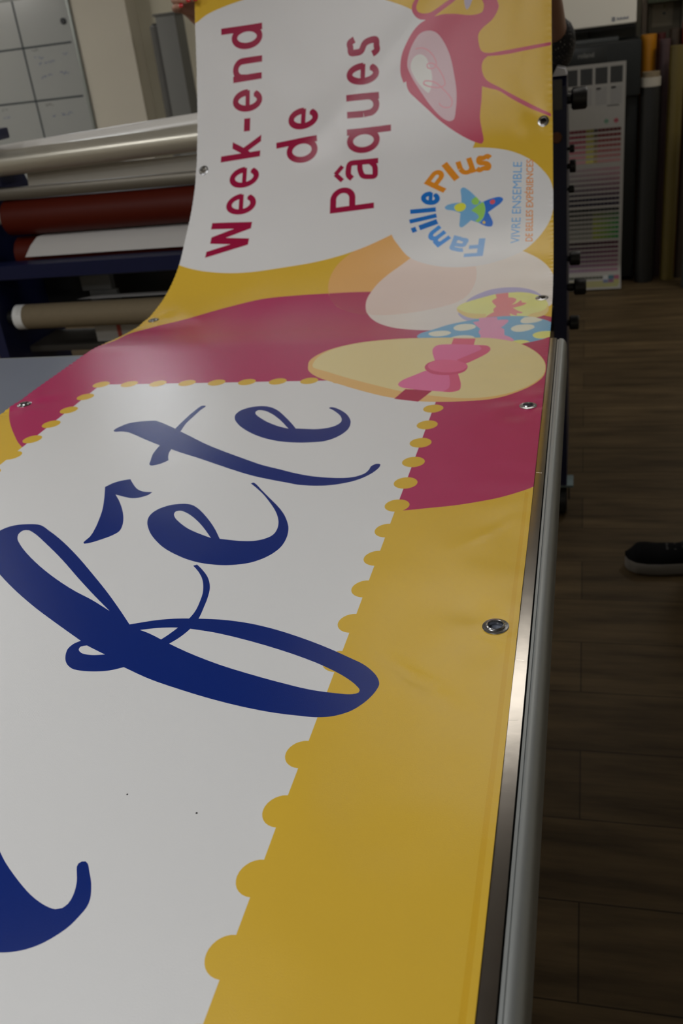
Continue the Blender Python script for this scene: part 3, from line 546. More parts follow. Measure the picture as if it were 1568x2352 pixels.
def stroke_glyph(ch, W, Hh, w):
    """list of convex pieces of a bold rounded sans-serif letter in a box W x Hh with strokes w wide"""
    P = []; h2 = w/2; V2 = lambda x, y: Vector((x, y))
    rect = lambda x0, y0, x1, y1: P.append([V2(x0, y0), V2(x1, y0), V2(x1, y1), V2(x0, y1)])
    def path(pts, ww=None):
        ww = ww or w
        for a, b in zip(pts, pts[1:]):
            d = b-a
            if d.length < 1e-7: continue
            d.normalize(); n_ = V2(-d.y, d.x)*ww/2; e_ = d*ww*.06
            P.append([a-e_+n_, a-e_-n_, b+e_-n_, b+e_+n_])
        for a, b, c_ in zip(pts, pts[1:], pts[2:]):
            if (b-a).length > 1e-7 and (c_-b).length > 1e-7 and abs((b-a).angle(c_-b)) > .09: P.append([b+V2(math.cos(t*math.pi/9), math.sin(t*math.pi/9))*ww*.498 for t in range(18)])
    if ch == 'e':
        path(arc(W/2, Hh/2, W/2-h2, Hh/2-h2, -40, -360, 40)); rect(h2, Hh*.50-w*.42, W-h2*.4, Hh*.50+w*.36)
    elif ch in 'dq':
        xh = Hh*.745; y0 = Hh-xh if ch == 'q' else 0
        path(arc(W/2, y0+xh/2, W/2-h2, xh/2-h2, 0, 360, 40)); rect(W-w, 0, W, Hh)
    elif ch in 'nu':
        t = Hh if ch == 'n' else 0; f = lambda y: y if ch == 'n' else Hh-y
        path([V2(h2, f(Hh*.52))]+[V2(p.x, f(p.y)) for p in arc(W/2+h2*.1, Hh-min(W*.5, Hh*.45), W/2-h2*1.1, min(W*.5, Hh*.45)-h2, 165, 0, 22)]+[V2(W-h2, f(0))])
        if ch == 'n': rect(0, 0, w, Hh)
        else: P.append([V2(W-w, 0), V2(W, 0), V2(W, Hh), V2(W-w, Hh)])
        if ch == 'u': P.append([V2(0, Hh*.5), V2(w, Hh*.5), V2(w, Hh), V2(0, Hh)])
    elif ch == 'm':
        m_ = (W+w)/2
        for x0, x1 in ((0, m_), (m_-w, W)):
            r_ = (x1-x0)/2; path(arc(x0+r_, Hh-r_*1.05, r_-h2, r_*1.05-h2, 175, 0, 18)+[V2(x1-h2, 0)])
        rect(0, 0, w, Hh)
    elif ch == 'k':
        rect(0, 0, w*1.0, Hh); P.append([V2(W*.56, Hh*.72), V2(W*.20, Hh*.42), V2(W*.20, Hh*.22), V2(W*.42, Hh*.34)]); P.append([V2(W*.56, Hh*.72), V2(W*.42, Hh*.34), V2(W*.86, Hh*.72)])
        P.append([V2(W*.70, 0), V2(W, 0), V2(W*.50, Hh*.46), V2(W*.30, Hh*.36)])
    elif ch == 'W':
        hw = w*.62; pts = [(hw, Hh), (W*.27, 0), (W*.50, Hh*.95), (W*.745, 0), (W-hw*.8, Hh)]
        for (x0, y0), (x1, y1) in zip(pts, pts[1:]): P.append([V2(x0-hw, y0), V2(x0+hw, y0), V2(x1+hw, y1), V2(x1-hw, y1)])
    elif ch == 'P':
        rect(0, 0, w*1.02, Hh); b_ = Hh*.42; t_ = (b_+Hh)/2; ry = (Hh-b_)/2-h2; cx = W-h2-min(ry, W*.45)
        path([V2(h2, Hh-h2), V2(cx, Hh-h2)]+arc(cx, t_, W-h2-cx, ry, 90, -90, 20)+[V2(h2, b_+h2)])
    elif ch == 'F':
        rect(0, 0, w*1.15, Hh); rect(0, Hh-w, W, Hh); rect(0, Hh*.34, W*.80, Hh*.34+w)
    elif ch in 'âa':
        ah = Hh*.725 if ch == 'â' else Hh
        path(through([(W*.13, ah*.80), (W*.30, ah-h2*1.1), (W*.58, ah-h2), (W*.84, ah*.86), (W-h2, ah*.66)])); rect(W-w, 0, W, ah*.67)
        path(through([(W-h2, ah*.56), (W*.52, ah*.55), (W*.20, ah*.46), (h2, ah*.28), (W*.14, ah*.11), (W*.38, h2), (W*.66, ah*.12), (W-h2, ah*.26)]), w*.94)
        if ch == 'â': path([V2(W*.08, Hh*.80), V2(W*.42, Hh*.955)], w*.8); path([V2(W*.42, Hh*.955), V2(W*.76, Hh*.80)], w*.8)
    elif ch == 's':
        path(through([(W*.90, Hh*.80), (W*.72, Hh*.93), (W*.48, Hh-h2), (W*.22, Hh*.88), (h2*1.05, Hh*.73), (W*.26, Hh*.575), (W*.66, Hh*.46), (W-h2*1.05, Hh*.29), (W*.80, Hh*.12), (W*.50, h2), (W*.25, Hh*.075), (W*.07, Hh*.20)]))
    elif ch == 'i': rect(0, 0, W, Hh*.70); rect(0, Hh*.82, W, Hh)
    else: rect(0, 0, W, Hh)
    return [[(q.x/W, q.y/Hh) for q in pc] for pc in P]
for i, (t, (a, b, c)) in enumerate(GLYPHS):
    if i < 16: col, sw = 'crimson', .0142
    elif i < 23: col, sw = ('logoblue light' if i < 18 else 'logoblue mid' if i < 19 else 'logoblue'), .0112
    elif i < 27: col, sw = 'orange', .0112
    else: col, bold = (('tagblue', .0) if i == 27 else ('tagorange', .014))
    a, b, c = (Vector((p[0]*1e-4, p[1]*1e-4)) for p in (a, b, c))
    pieces = glyph_tris(t, bold) if i > 26 else stroke_glyph(t, (b-a).length, (c-a).length, sw*(.93 if t == 'â' else 1))
    for tri in pieces:
        put([a+(b-a)*p+(c-a)*q for p, q in tri], col)
# pressed weld line along the yellow part of the right hem
put([Vector(p) for p in ((.0045, S0), (.0085, S0), (.0085, .918), (.0045, .916))], 'hem')
NH = len(SHAPES)
for (eu, es) in EYELETS: put(circ(eu, es, .0068, 24), 'CUT')

verts = []; edges = []; faces = []
def addv(p): verts.append(Vector((p[0], p[1]))); return len(verts)-1
for poly, c in SHAPES:
    faces.append([addv(p) for p in poly])
gu, gs = .0075, .0085
nu = int(CW/gu)
for i in range(1, nu):
    for j in range(1, int((S1-S0)/gs)):
        addv((CW*i/nu, S0+j*gs + (gs/2 if i % 2 else 0)))
for j in range(1, int((S1-S0)/.004)):        # dense rims for the puckered hems
    for uu in (.0, .003, .006, .009, .013, CW, CW-.005, CW-.010): addv((uu, S0+j*.004))
res = geometry.delaunay_2d_cdt(verts, edges, faces, 1, 1e-6)
vo, eo, fo, ov, oe, of = res
cl = thing('printed_banner', (-.45, 1.0, TZ), 'long glossy yellow banner printed with Week-end de Pâques and large blue script', 'banner')
me = bpy.data.meshes.new('cloth')
mats = []; keep = []; mid = []
for f, src in zip(fo, of):
    if 0 not in src: continue
    ks = sorted(src, reverse=True); k = ks[0]
    cx = sum(vo[i].x for i in f)/3
    if SHAPES[k][1] == 'CUT': continue
    j = 0
    while SHAPES[ks[j]][1] == 'KEEP':        # a counter: drop the letter beneath it too
        j += 2
    c = SHAPES[ks[j]][1]
    if c not in mats: mats.append(c)
    keep.append(tuple(f)); mid.append(mats.index(c))
used = sorted({i for f in keep for i in f}); mp_ = {i: n for n, i in enumerate(used)}
P3 = []; N3 = []
for i in used:
    u, s = vo[i]; P3.append(surf(u, s))
    e_ = .0015
    a_ = surf(u-e_, s)-surf(u+e_, s); b_ = surf(u, s+e_)-surf(u, s-e_)
    N3.append(a_.cross(b_).normalized())
me.from_pydata(P3, [], [[mp_[i] for i in f] for f in keep])
for m_ in mats: me.materials.append(vinyl(m_, C[m_]))
me.polygons.foreach_set('material_index', mid)
me.polygons.foreach_set('use_smooth', [True]*len(mid))
uvl = me.uv_layers.new(name='flat')
for li, lp in enumerate(me.loops):
    q = vo[used[lp.vertex_index]]; uvl.data[li].uv = (q.x, q.y)
me.update()
if me.polygons[0].normal.dot(N3[me.polygons[0].vertices[0]]) < 0: me.flip_normals()
me.normals_split_custom_set_from_vertices(N3)
o = bpy.data.objects.new('cloth', me); COL.objects.link(o); o.parent = cl; o.matrix_parent_inverse = Matrix.Translation(-cl.location)
# plain white reverse of the cloth, half a millimetre behind the print
bb = MB(); G = []
for j in range(int((S1-S0)/.01)+1):
    s = min(S1, S0+j*.01); row = []
    for i in range(65):
        u = .0003+(CW-.0006)*i/64; row.append(bb.b.verts.new(surf(u, s)-base_n(u, s)*.0013))
    G.append(row)
for r0, r1 in zip(G, G[1:]):
    for i in range(64):
        cu_, cs_ = CW*(i+.5)/64, S0+(G.index(r0)+.5)*.01
        if any(abs(cu_-eu) < .014 and abs(cs_-es) < .014 for eu, es in EYELETS): continue
        f = bb.b.faces.new((r0[i], r0[i+1], r1[i+1], r1[i])); f.smooth = True
bb.build('reverse_side', mat('banner_reverse', C['back'], .5, bump=.1, scale=400), cl, norm=False)
# eyelets
m_chrome = mat('nickel_plate', (.42, .42, .42), .24, metal=1)
eb = MB()
R0, R1 = .0116, .0072
eb.lathe([(-.0019, R1-.0010), (-.0019, R0-.001), (-.0010, R0-.0006), (0, R0), (.0005, R0-.0002), (.0008, R0-.0012), (.0009, R1+.0016), (.0013, R1+.0006), (.0021, R1+.0001), (.0024, R1-.0003), (.0022, R1-.0007), (.0012, R1-.0010)],
         (0, 0, 0), (0, 0, .01), m_chrome, 40, closed=True)
e0 = eb.build('eyelet', m_chrome); me_e = e0.data; bpy.data.objects.remove(e0)
for (eu, es) in EYELETS:
    eo = bpy.data.objects.new('eyelet', me_e); COL.objects.link(eo)
    p = surf(eu, es); n_ = base_n(eu, es)
    mt = n_.to_track_quat('Z', 'Y').to_matrix().to_4x4(); mt.translation = p + n_*.0002
    eo.parent = cl; eo.matrix_parent_inverse = Matrix.Translation(-cl.location); eo.matrix_basis = mt
# a few specks of grit on the cloth
for (u, s, r, lb_) in ((.700, .700, .0011, 'small dark fleck on the white field left below the blue script loop'), (.2625, .4360, .0007, 'tiny dark speck on the yellow border near a round scallop'), (.2045, .4250, .0008, 'tiny dark speck in the middle of the yellow border')):
    b_ = MB(); p = surf(u, s); b_.lathe([(0, r), (r*.5, r*.7), (r*.7, 0)], p, p+Vector((0, 0, .01)), None, 8)
    tag(b_.build('grit_speck', mat('grit', (.02, .02, .02), .8)), lb_, 'speck', 'dark specks on the banner')

# ------------------------------------------------------------------ roll laminator behind the table
MY = 2.50                      # front of the machine frame
m_blue = mat('navy_machine_paint', (.006, .010, .050), .4, bump=.05, scale=300)
m_dark = mat('black_plastic', (.012, .012, .012), .45, bump=.05, scale=200)
m_red = mat('red_silicone', (.085, .008, .002), .5, spec=.2, bump=.04, scale=150, var=.08)
m_tube = mat('brushed_tube', (.66, .62, .52), .30, metal=.6, bump=.03, scale=30, stretch=(1, 30, 30))
m_grey = mat('grey_cover', (.34, .31, .26), .45, bump=.03, scale=80)
m_panel = mat('label_grey', (.10, .10, .095), .5)
m_card = mat('cardboard', (.20, .155, .092), .75, bump=.15, scale=90, var=.1)
m_paper = mat('white_paper', (.56, .54, .52), .6, bump=.03, scale=60)
lm = thing('laminator', (-.9, 2.65, 0), 'large navy blue roll laminator with orange-red roller standing behind the table', 'laminator')
BY = 2.86
def side(x0, x1, name):
    mb = MB()
    poly = [(MY, .125), (MY, 1.20), (MY+.02, 1.222), (MY+.13, 1.222), (BY-.02, 1.10), (BY, 1.06), (BY, .125)]
    mb.prism(poly, x0, x1, 'x'); return mb.build(name, m_blue, lm)
side(-.0795, -.0455, 'side_frame'); side(-1.80, -1.765, 'side_frame')
# right post: white cap, grey label plate, adjusting knobs, caster
MB().prism([(-.0795, 1.2225), (-.0455, 1.2225), (-.050, 1.236), (-.069, 1.243)], MY+.002, MY+.10, 'y', None).build('end_cap', mat('white_cap', (.75, .77, .85), .45), lm)
MB().box(-.0765, -.0565, MY-.002, MY+.004, 1.148, 1.215, bev=.001).build('label_plate', m_panel, lm)
def knob(z, r, l, y=MY+.05, stem=.010):
    mb = MB()
    mb.cyl((-.0455, y, z), (-.0455+stem, y, z), r*.45, None, 16)
    x0 = -.0455+stem; prof = [(0, 0), (0, r*.8), (l*.12, r), (l*.88, r), (l, r*.85), (l, 0)]
    mb.lathe(prof, (x0, y, z), (x0+1, y, z), None, 12); return mb.build('adjusting_knob', m_dark, lm)
knob(1.165, .026, .038); knob(1.050, .010, .012, stem=.006); knob(1.008, .016, .016, stem=.006)
knob(.952, .010, .014, stem=.004)
knob(.775, .019, .028, stem=.006); knob(.699, .023, .032, stem=.018); knob(.600, .020, .026, stem=.006)
fr = MB(); fr.cyl((-.070, MY-.009, 1.085), (-.070, MY-.001, 1.085), .013, None, 20); fr.build('status_lamp', mat('orange_lens', (.16, .05, .012), .3), lm)
def caster(x, y):
    pl = MB().box(x-.035, x+.035, y-.035, y+.035, .113, .121, bev=.002).build('caster_plate', mat('zinc_plate', (.22, .30, .33), .4, metal=.6), lm)
    MB().prism([(y-.012, .113), (y+.012, .113), (y+.045, .045), (y+.02, .045)], x-.024, x-.020, 'x').prism([(y-.012, .113), (y+.012, .113), (y+.045, .045), (y+.02, .045)], x+.020, x+.024, 'x').box(x-.024, x+.024, y-.012, y+.012, .108, .113).build('fork', m_dark, pl)
    MB().cyl((x-.016, y+.03, .0505), (x+.016, y+.03, .0505), .050, None, 28, .004).build('wheel', m_dark, pl)
for x, y in ((-.062, MY+.045), (-.125, BY-.06), (-1.782, MY+.045), (-1.74, BY-.06)): caster(x, y)
def tube(name, a, b, r, m, bev=.003, label=None):
    o_ = MB().cyl(a, b, r, None, 40, bev).build(name, m, lm)
    if label: tag(o_, label)
    return o_
XA, XB = -1.765, -.08; XT = -.15
# upper bright tubes (they run slightly uphill to the right)
tube('guide_tube', (XA, 2.66, 1.1555), (XT, 2.66, 1.2327), .028, mat('satin_tube', (.80, .78, .75), .35, metal=.15), label='pale metal upper tube')
tube('nip_tube', (XA, 2.565, 1.140), (XT, 2.565, 1.1855), .035, m_tube, label='polished metal tube')
MB().box(-1.86, -1.60, 2.48, 2.56, 1.210, 1.240, bev=.006).build('tube_bracket', m_blue, lm)
# flat cover with grooved lip under the tubes
MB().prism([(2.600, 1.115), (2.606, 1.115), (2.596, 1.073), (2.590, 1.073)], -1.60, XB, 'x').build('front_cover', m_grey, lm)
MB().prism([(2.575, 1.072), (2.60, 1.072), (2.60, 1.060), (2.592, 1.056), (2.60, 1.052), (2.60, 1.040), (2.575, 1.040), (2.571, 1.047), (2.571, 1.065)], -1.71, XB, 'x').build('cover_lip', mat('lip_alu', (.20, .18, .145), .4, metal=.6), lm)
for x_ in (-1.765, -.1495): MB().box(x_, x_+.07, 2.60, 2.72, 1.075, 1.15, bev=.004).build('bearing_block', m_blue, lm)
tube('silicone_roller', (-1.70, 2.60, .985), (XB, 2.60, .985), .052, m_red, .004, 'dark orange-red silicone roller')
tube('lower_roller', (-1.70, 2.62, .874), (XB, 2.62, .874), .050, m_red, .004, 'dark red lower roller')
tube('roller_shaft', (XA, 2.60, .985), (-1.70, 2.60, .985), .018, m_tube)
# blue bar and things below it
MB().prism([(2.50, .862), (2.535, .868), (2.56, .862), (2.56, .818), (2.53, .812), (2.505, .820)], XA, XB, 'x', smooth=False).build('front_bar', m_blue, lm)
MB().box(XA, XB, BY-.085, BY-.035, .1215, .16, bev=.003).build('floor_beam', m_blue, lm)
MB().box(XA, XB, 2.80, 2.83, .60, 1.04, bev=.003).build('rear_panel', m_dark, lm)
MB().box(XA, XB, 2.62, 2.80, .555, .575, bev=.003).build('lower_shelf', mat('shelf_brown', (.035, .03, .024), .6), lm)
MB().box(-1.548, -1.445, 2.66, 2.69, .735, .815, bev=.004).box(-1.525, -1.43, 2.66, 2.68, .66, .735, bev=.003).build('mounting_bracket', mat('grey_bracket', (.085, .085, .082), .5), lm)
MB().box(-1.43, XB, 2.645, 2.665, .795, .812, bev=.002).build('pale_rail', mat('rail_alu', (.55, .5, .46), .35, metal=.5), lm)
MB().box(-1.55, XB, 2.72, 2.76, .60, .66, bev=.004).build('rear_bar', m_dark, lm)
# loose things held by the machine
ct = thing('cardboard_core', (-1.0, 2.56, .69), 'long brown cardboard core tube held across the laminator below the blue bar', 'cardboard tube')
MB().pipe((-1.72, 2.56, .689), (-.12, 2.56, .689), .0385, .034, None, 40).build('tube', m_card, ct)
MB().cyl((-1.735, 2.56, .689), (-1.7, 2.56, .689), .0386, None, 36, .002).build('white_plug', m_white, ct)
MB().cyl((-1.7645, 2.56, .689), (-1.7352, 2.56, .689), .022, None, 24, .002).build('spindle', m_dark, ct)
def sheet(pts_front, x0, x1, thick, slant=0):
    mb = MB(); n = len(pts_front); A = []; B = []
    for k, (y, z) in enumerate(pts_front):
        xl = x0+slant*(1-k/(n-1)); A.append([mb.b.verts.new((xl+(x1-xl)*i/12, y+.001*math.sin(i*1.7+k), z)) for i in range(13)])
        B.append([mb.b.verts.new((xl+(x1-xl)*i/12, y+thick+.001*math.sin(i*1.7+k), z-thick*.3)) for i in range(13)])
    for R in (A, B):
        for r0, r1 in zip(R, R[1:]):
            for i in range(12):
                f = mb.b.faces.new((r0[i], r0[i+1], r1[i+1], r1[i])); f.smooth = True
    for i in range(12):
        mb.b.faces.new((A[0][i], B[0][i], B[0][i+1], A[0][i+1])); mb.b.faces.new((A[-1][i+1], B[-1][i+1], B[-1][i], A[-1][i]))
    for k in range(n-1):
        mb.b.faces.new((A[k][0], A[k+1][0], B[k+1][0], B[k][0])); mb.b.faces.new((A[k+1][-1], A[k][-1], B[k][-1], B[k+1][-1]))
    return mb
tag(sheet([(2.613, .9305), (2.580, .926), (2.560, .905), (2.545, .876)], -1.645, -.30, .0006, .05).build('film_sheet', m_paper), 'white film sheet coming out between the red laminator rollers', 'sheet')
tag(sheet([(2.65, .7235), (2.61, .7305), (2.58, .7305)], -1.53, -.30, .0006, .08).build('paper_strip', m_paper), 'narrow white paper strip lying behind the brown cardboard tube', 'paper')
lb = tag(MB().box(-1.525, -1.30, 2.64, 2.70, .5755, .632, bev=.002).build('label_box', mat('box_label', (.42, .40, .37), .6)), 'low pale box with a red stripe on the laminator shelf', 'box')
MB().box(-1.447, -1.433, 2.6385, 2.6401, .578, .630).build('red_stripe', mat('stripe_red', (.38, .05, .035), .6), lb)

# ------------------------------------------------------------------ back wall, left: planning board, standing rolls
BW = Y1-.14
m_board = mat('whiteboard_face', (.44, .46, .455), .25, bump=.02, scale=20)
m_tape = mat('grid_tape', (.035, .05, .06), .5)
m_pen = mat('blue_pen', (.13, .16, .34), .6); m_pen2 = mat('grey_pen', (.18, .18, .17), .6)
K5 = (BW-.012)/5.4
bd = thing('whiteboard', (-3.6, BW, 1.2), 'whiteboard with a dark taped planning grid hung on the back wall', 'whiteboard')
xr_ = -2.812*K5
MB().box(-4.6, xr_, BW-.012, BW, .62, 1.735, bev=.001).build('board_panel', m_board, bd)
fb = MB()
for a in ((-4.615, xr_+.012, .605, .622), (-4.615, xr_+.012, 1.733, 1.748), (-4.615, -4.598, .605, 1.748), (xr_-.004, xr_+.012, .605, 1.748)):
    fb.box(a[0], a[1], BW-.018, BW, a[2], a[3], bev=.002)
fb.build('board_frame', mat('board_frame_alu', (.30, .33, .32), .4, metal=.5), bd)
gb = MB()
ez = lambda z: H+(z-H)*K5
for z in (1.486, 1.205, .925):
    gb.box(-4.58, -2.835*K5, BW-.0135, BW-.0121, ez(z)-.005, ez(z)+.005)
for x in (-3.146, -3.50, -3.86, -4.22):
    gb.box(x*K5-.005, x*K5+.005, BW-.0136, BW-.0121, .63, 1.73)
gb.build('grid_tape', m_tape, bd)
def scrawl(x, z, wd, m, sc=.02, seed=0):
    mb = MB(); rr = random.Random(seed); px_ = None; t = 0
    while t < wd:
        p = Vector((x+t+rr.uniform(-.003, .003), BW-.0131, z+rr.uniform(-sc, sc)*.5+t*.02))
        if px_ is not None and rr.random() > .12:
            d = (p-px_).normalized(); n_ = Vector((-d.z, 0, d.x))*.0016
            mb.quad([px_+n_, px_-n_, p-n_, p+n_])
        px_ = p; t += rr.uniform(.004, .010)
    return mb.build('handwriting', m, bd)
for i, (x, z, wd, m) in enumerate(((-3.095, 1.467, .05, m_pen2), (-3.085, 1.430, .06, m_pen), (-2.905, 1.428, .035, m_pen), (-3.075, 1.396, .13, m_pen), (-3.075, 1.328, .08, m_pen), (-2.950, 1.336, .06, m_pen),
                                   (-3.09, 1.180, .06, m_pen2), (-3.06, 1.118, .04, m_pen), (-2.995, 1.120, .075, m_pen), (-3.385, 1.18, .05, m_pen2), (-3.385, 1.13, .05, m_pen))):
    scrawl(x*K5, ez(z), wd, m, seed=i)
tag(MB().cyl((-2.855*K5, BW-.021, ez(1.594)), (-2.855*K5, BW-.0122, ez(1.594)), .017, None, 24, .003).build('magnet', mat('magnet_black', (.015, .02, .03), .4)), 'round black magnet stuck near the edge of the whiteboard', 'magnet')

m_gr = mat('grey_film', (.20, .205, .20), .55, bump=.05, scale=60)
m_gr2 = mat('grey_film_dark', (.125, .125, .12), .6, bump=.05, scale=60)
k = 5.3/5.2
g1 = thing('grey_case', (-2.19, 5.3, 0), 'tall flat light-grey case standing upright against the back wall', 'case')
MB().box(-2.205*k, -2.095*k, 5.27, 5.40, .0, H+(1.546-H)*k, bev=.004).build('case_body', m_gr, g1)
MB().box(-2.215*k, -2.085*k, 5.262, 5.41, H+(1.546-H)*k+.0003, H+(1.546-H)*k+.012, bev=.003).build('case_lid', m_gr2, g1)
g2 = thing('grey_roll', (-2.27, 5.33, 0), 'slim darker grey roll of film standing left of the grey case', 'film roll')
MB().cyl((-2.247*k, 5.36, 0), (-2.247*k, 5.36, H+(1.51-H)*k), .034, None, 32, .01).build('roll_body', m_gr2, g2)
MB().cyl((-2.247*k, 5.36, H+(1.51-H)*k), (-2.247*k, 5.36, H+(1.51-H)*k+.008), .019, None, 24, .002).build('core_plug', m_dark, g2)
struct(MB().box(-2.060, -2.045, Y1-.012, Y1, .3, 1.40, bev=.003).build('trim_2', mat('conduit', (.42, .385, .30), .5)))
struct(MB().box(-2.045, -1.90, Y1-.03, Y1, 0, 1.22, bev=.003).build('trim_3', mat('panelling', (.50, .47, .41), .6)))

# ------------------------------------------------------------------ back wall, right: plotter, colour chart, rolls
m_pl = mat('plotter_black', (.005, .007, .007), .5, bump=.03, scale=80)
pt = thing('plotter', (-.35, 5.3, 0), 'wide black large-format printer standing against the back wall', 'printer')
MB().box(-1.05, .256, 5.17, 5.56, .93, 1.178, bev=.012).build('printer_body', m_pl, pt)
MB().box(-.20, .150, 5.22, 5.45, 1.1783, 1.197, bev=.005).build('top_cover', mat('plotter_grey', (.05, .055, .055), .4), pt)
MB().box(-1.00, .250, 5.24, 5.56, .02, .929, bev=.01).build('cabinet', m_pl, pt)
MB().box(-.095, .095, 5.1685, 5.1702, 1.095, 1.165, bev=.0004).build('brand_panel', mat('brand_panel_black', (.02, .022, .022), .3), pt)
cu = bpy.data.curves.new('maker_name', 'FONT'); cu.body = 'roland'; cu.size = .030; cu.extrude = .0004; cu.offset = .0006
to = bpy.data.objects.new('maker_name', cu); COL.objects.link(to)
bpy.context.view_layer.update(); mt_ = bpy.data.meshes.new_from_object(to.evaluated_get(bpy.context.evaluated_depsgraph_get())); bpy.data.objects.remove(to); bpy.data.curves.remove(cu)
mt_.materials.clear(); mt_.materials.append(mat('pale_print', (.16, .16, .15), .5))
to = bpy.data.objects.new('maker_name', mt_); COL.objects.link(to); to.parent = pt; to.matrix_parent_inverse = Matrix.Translation(-pt.location)
to.location = (-.042, 5.1680, 1.123); to.rotation_euler = (math.radians(90), 0, 0)

# colour chart: a print hanging down the front of the plotter, foot curling over the floor
cx0, cx1 = -.335, .186
ch = bpy.data.meshes.new('colour_chart'); cv = []; cf = []; cc = []
def ct_y(z):
    return 5.155 if z > .12 else 5.155-.10*(1-max(0, z)/.12)**2
def cface(x0, x1, z0, z1, col, off=.0006):
    i = len(cv)
    cv.extend([(x0, ct_y(z0)-off, z0), (x1, ct_y(z0)-off, z0), (x1, ct_y(z1)-off, z1), (x0, ct_y(z1)-off, z1)]); cf.append((i, i+1, i+2, i+3)); cc.append(col)
PAP = (.30, .29, .27)
z = 1.092
n = 0
zs = [1.092-.03*i for i in range(33)]+[.12-.011*i for i in range(1, 11)]+[.006]
for a, b in zip(zs, zs[1:]): cface(cx0, cx1, b, a, PAP, 0)
def hsv(h_, s_, v_):
    import colorsys
    return colorsys.hsv_to_rgb(h_ % 1, s_, v_)
for k_ in range(8):       # dark test squares in the head of the chart
    xs = .171-.071*k_
    if xs-.058 > cx0: cface(xs-.058, xs, 1.000, 1.074, (.028, .029, .029)); cface(xs-.056, xs-.002, .905, .985, (.25, .245, .235))
for k_ in range(5): cface(.118-.071*k_, .140-.071*k_, .975, .983, (.12, .12, .12))
cface(.100, .158, .895, .901, (.10, .10, .10))
for dx, col in ((.098, (.12, .22, .16)), (.145, (.30, .06, .08))):
    for q in range(6):
        r_ = .012*math.sin(math.pi*(q+.5)/6); cface(dx-r_, dx+r_, .835-.004*q, .8392-.004*q, tuple(c*(1+.3*math.sin(q*2)) for c in col))
nc = 26; pw = (cx1-cx0-.03)/nc
def rows(zt, nr, pitch, fn, frac=.62):
    for r in range(nr):
        for c_ in range(nc):
            x = cx0+.015+pw*c_; zz = zt-r*pitch
            cface(x, x+pw*.94, zz-pitch*frac, zz, fn(r/(nr-1), c_/(nc-1)))
mixc = lambda a, b, t: tuple(p+(q-p)*t for p, q in zip(a, b))
def f1(r, c):   # dark reds through yellow
    hue = .97+.10*math.exp(-((c-.70)/.06)**2)+.02*c
    v = .10+.35*r if c < .78 else .06+.30*r
    if .66 < c < .74: return mixc((.14, .12, .02), (.42, .38, .10), r)
    if .74 < c < .80: return mixc((.02, .01, .01), (.30, .22, .09), r)
    col = hsv(.98 if c < .66 else .0, .9-.45*r, min(.42, v))
    return col
def f2(r, c): return mixc(mixc((.20, .27, .26), (.30, .17, .20), c), mixc((.004, .010, .018), (.012, .004, .022), c), min(1, r*1.15))
def f3(r, c):
    a = mixc((.006, .007, .007), (.17, .17, .145), r)
    if c > .72: a = mixc(a, mixc((.22, .23, .02), (.02, .17, .04), (c-.72)/.28), min(1, r*1.8))
    return a
def f4(r, c): return mixc(mixc((.003, .003, .006), (.05, .002, .02), c*c), mixc((.14, .15, .24), (.26, .12, .18), c), r)
rows(.795, 7, .0245, f1); rows(.608, 8, .0245, f2); rows(.408, 7, .0235, f3); rows(.237, 7, .0235, f4)
for c_ in range(nc):
    x = cx0+.015+pw*c_; cface(x, x+pw*.94, .048, .060, (.05, .055, .035)); cface(x, x+pw, .014, .040, mixc((.30, .24, .16), (.26, .26, .10), c_/nc))
for q, col in enumerate(((.35, .36, .36), (.02, .10, .14), (.24, .05, .10), (.10, .12, .22), (.16, .06, .14), (.28, .26, .08))):
    cface(.095+.028*(q % 3), .121+.028*(q % 3), .024+.020*(q//3 == 0), .044+.018*(q//3 == 0), col, .001)
ch.from_pydata(cv, [], cf)
ca = ch.color_attributes.new('ink', 'FLOAT_COLOR', 'CORNER')
for fi, p in enumerate(ch.polygons):
    for li in p.loop_indices: ca.data[li].color = (*cc[fi], 1)
cm = bpy.data.materials.new('chart_print'); cm.use_nodes = True
at = cm.node_tree.nodes.new('ShaderNodeVertexColor'); at.layer_name = 'ink'
hs_ = cm.node_tree.nodes.new('ShaderNodeGamma'); hs_.inputs[1].default_value = 1.05
cm.node_tree.links.new(at.outputs[0], hs_.inputs[0]); cm.node_tree.links.new(hs_.outputs[0], cm.node_tree.nodes['Principled BSDF'].inputs['Base Color'])
cm.node_tree.nodes['Principled BSDF'].inputs['Roughness'].default_value = .5
ch.materials.append(cm)
co = bpy.data.objects.new('colour_chart', ch); COL.objects.link(co)
tag(co, 'long white colour calibration chart with rows of colour patches hanging from the black printer', 'colour chart')

# white wall unit above the plotter
wu = thing('wall_unit', (.08, 5.4, 1.3), 'white rounded wall heater unit above the black printer', 'wall unit')
k = 5.3/5.1; zc = lambda z_: H+(z_-H)*k
bmx = MB().box(-.66, .2245*k, 5.30, 5.605, zc(1.252), 2.0, bev=.012, seg=3)
bmx.build('unit_body', mat('unit_white', (.80, .77, .69), .45), wu)
MB().box(-.64, .2245*k-.004, 5.36, 5.60, zc(1.252)-.02, zc(1.252)+.001, bev=.002).build('unit_base', m_dark, wu)
lg = MB()
rr = random.Random(3)
for q in range(5):
    lg.box(.116+.003*(q % 2), .134, 5.2985, 5.3002, 1.264+.004*q, 1.2665+.004*q)
for q in range(7): lg.box(.142+.008*q, .1475+.008*q, 5.2985, 5.3002, 1.268, 1.279-.003*(q % 2))
lg.build('maker_logo', mat('logo_grey', (.16, .18, .24), .5), wu)
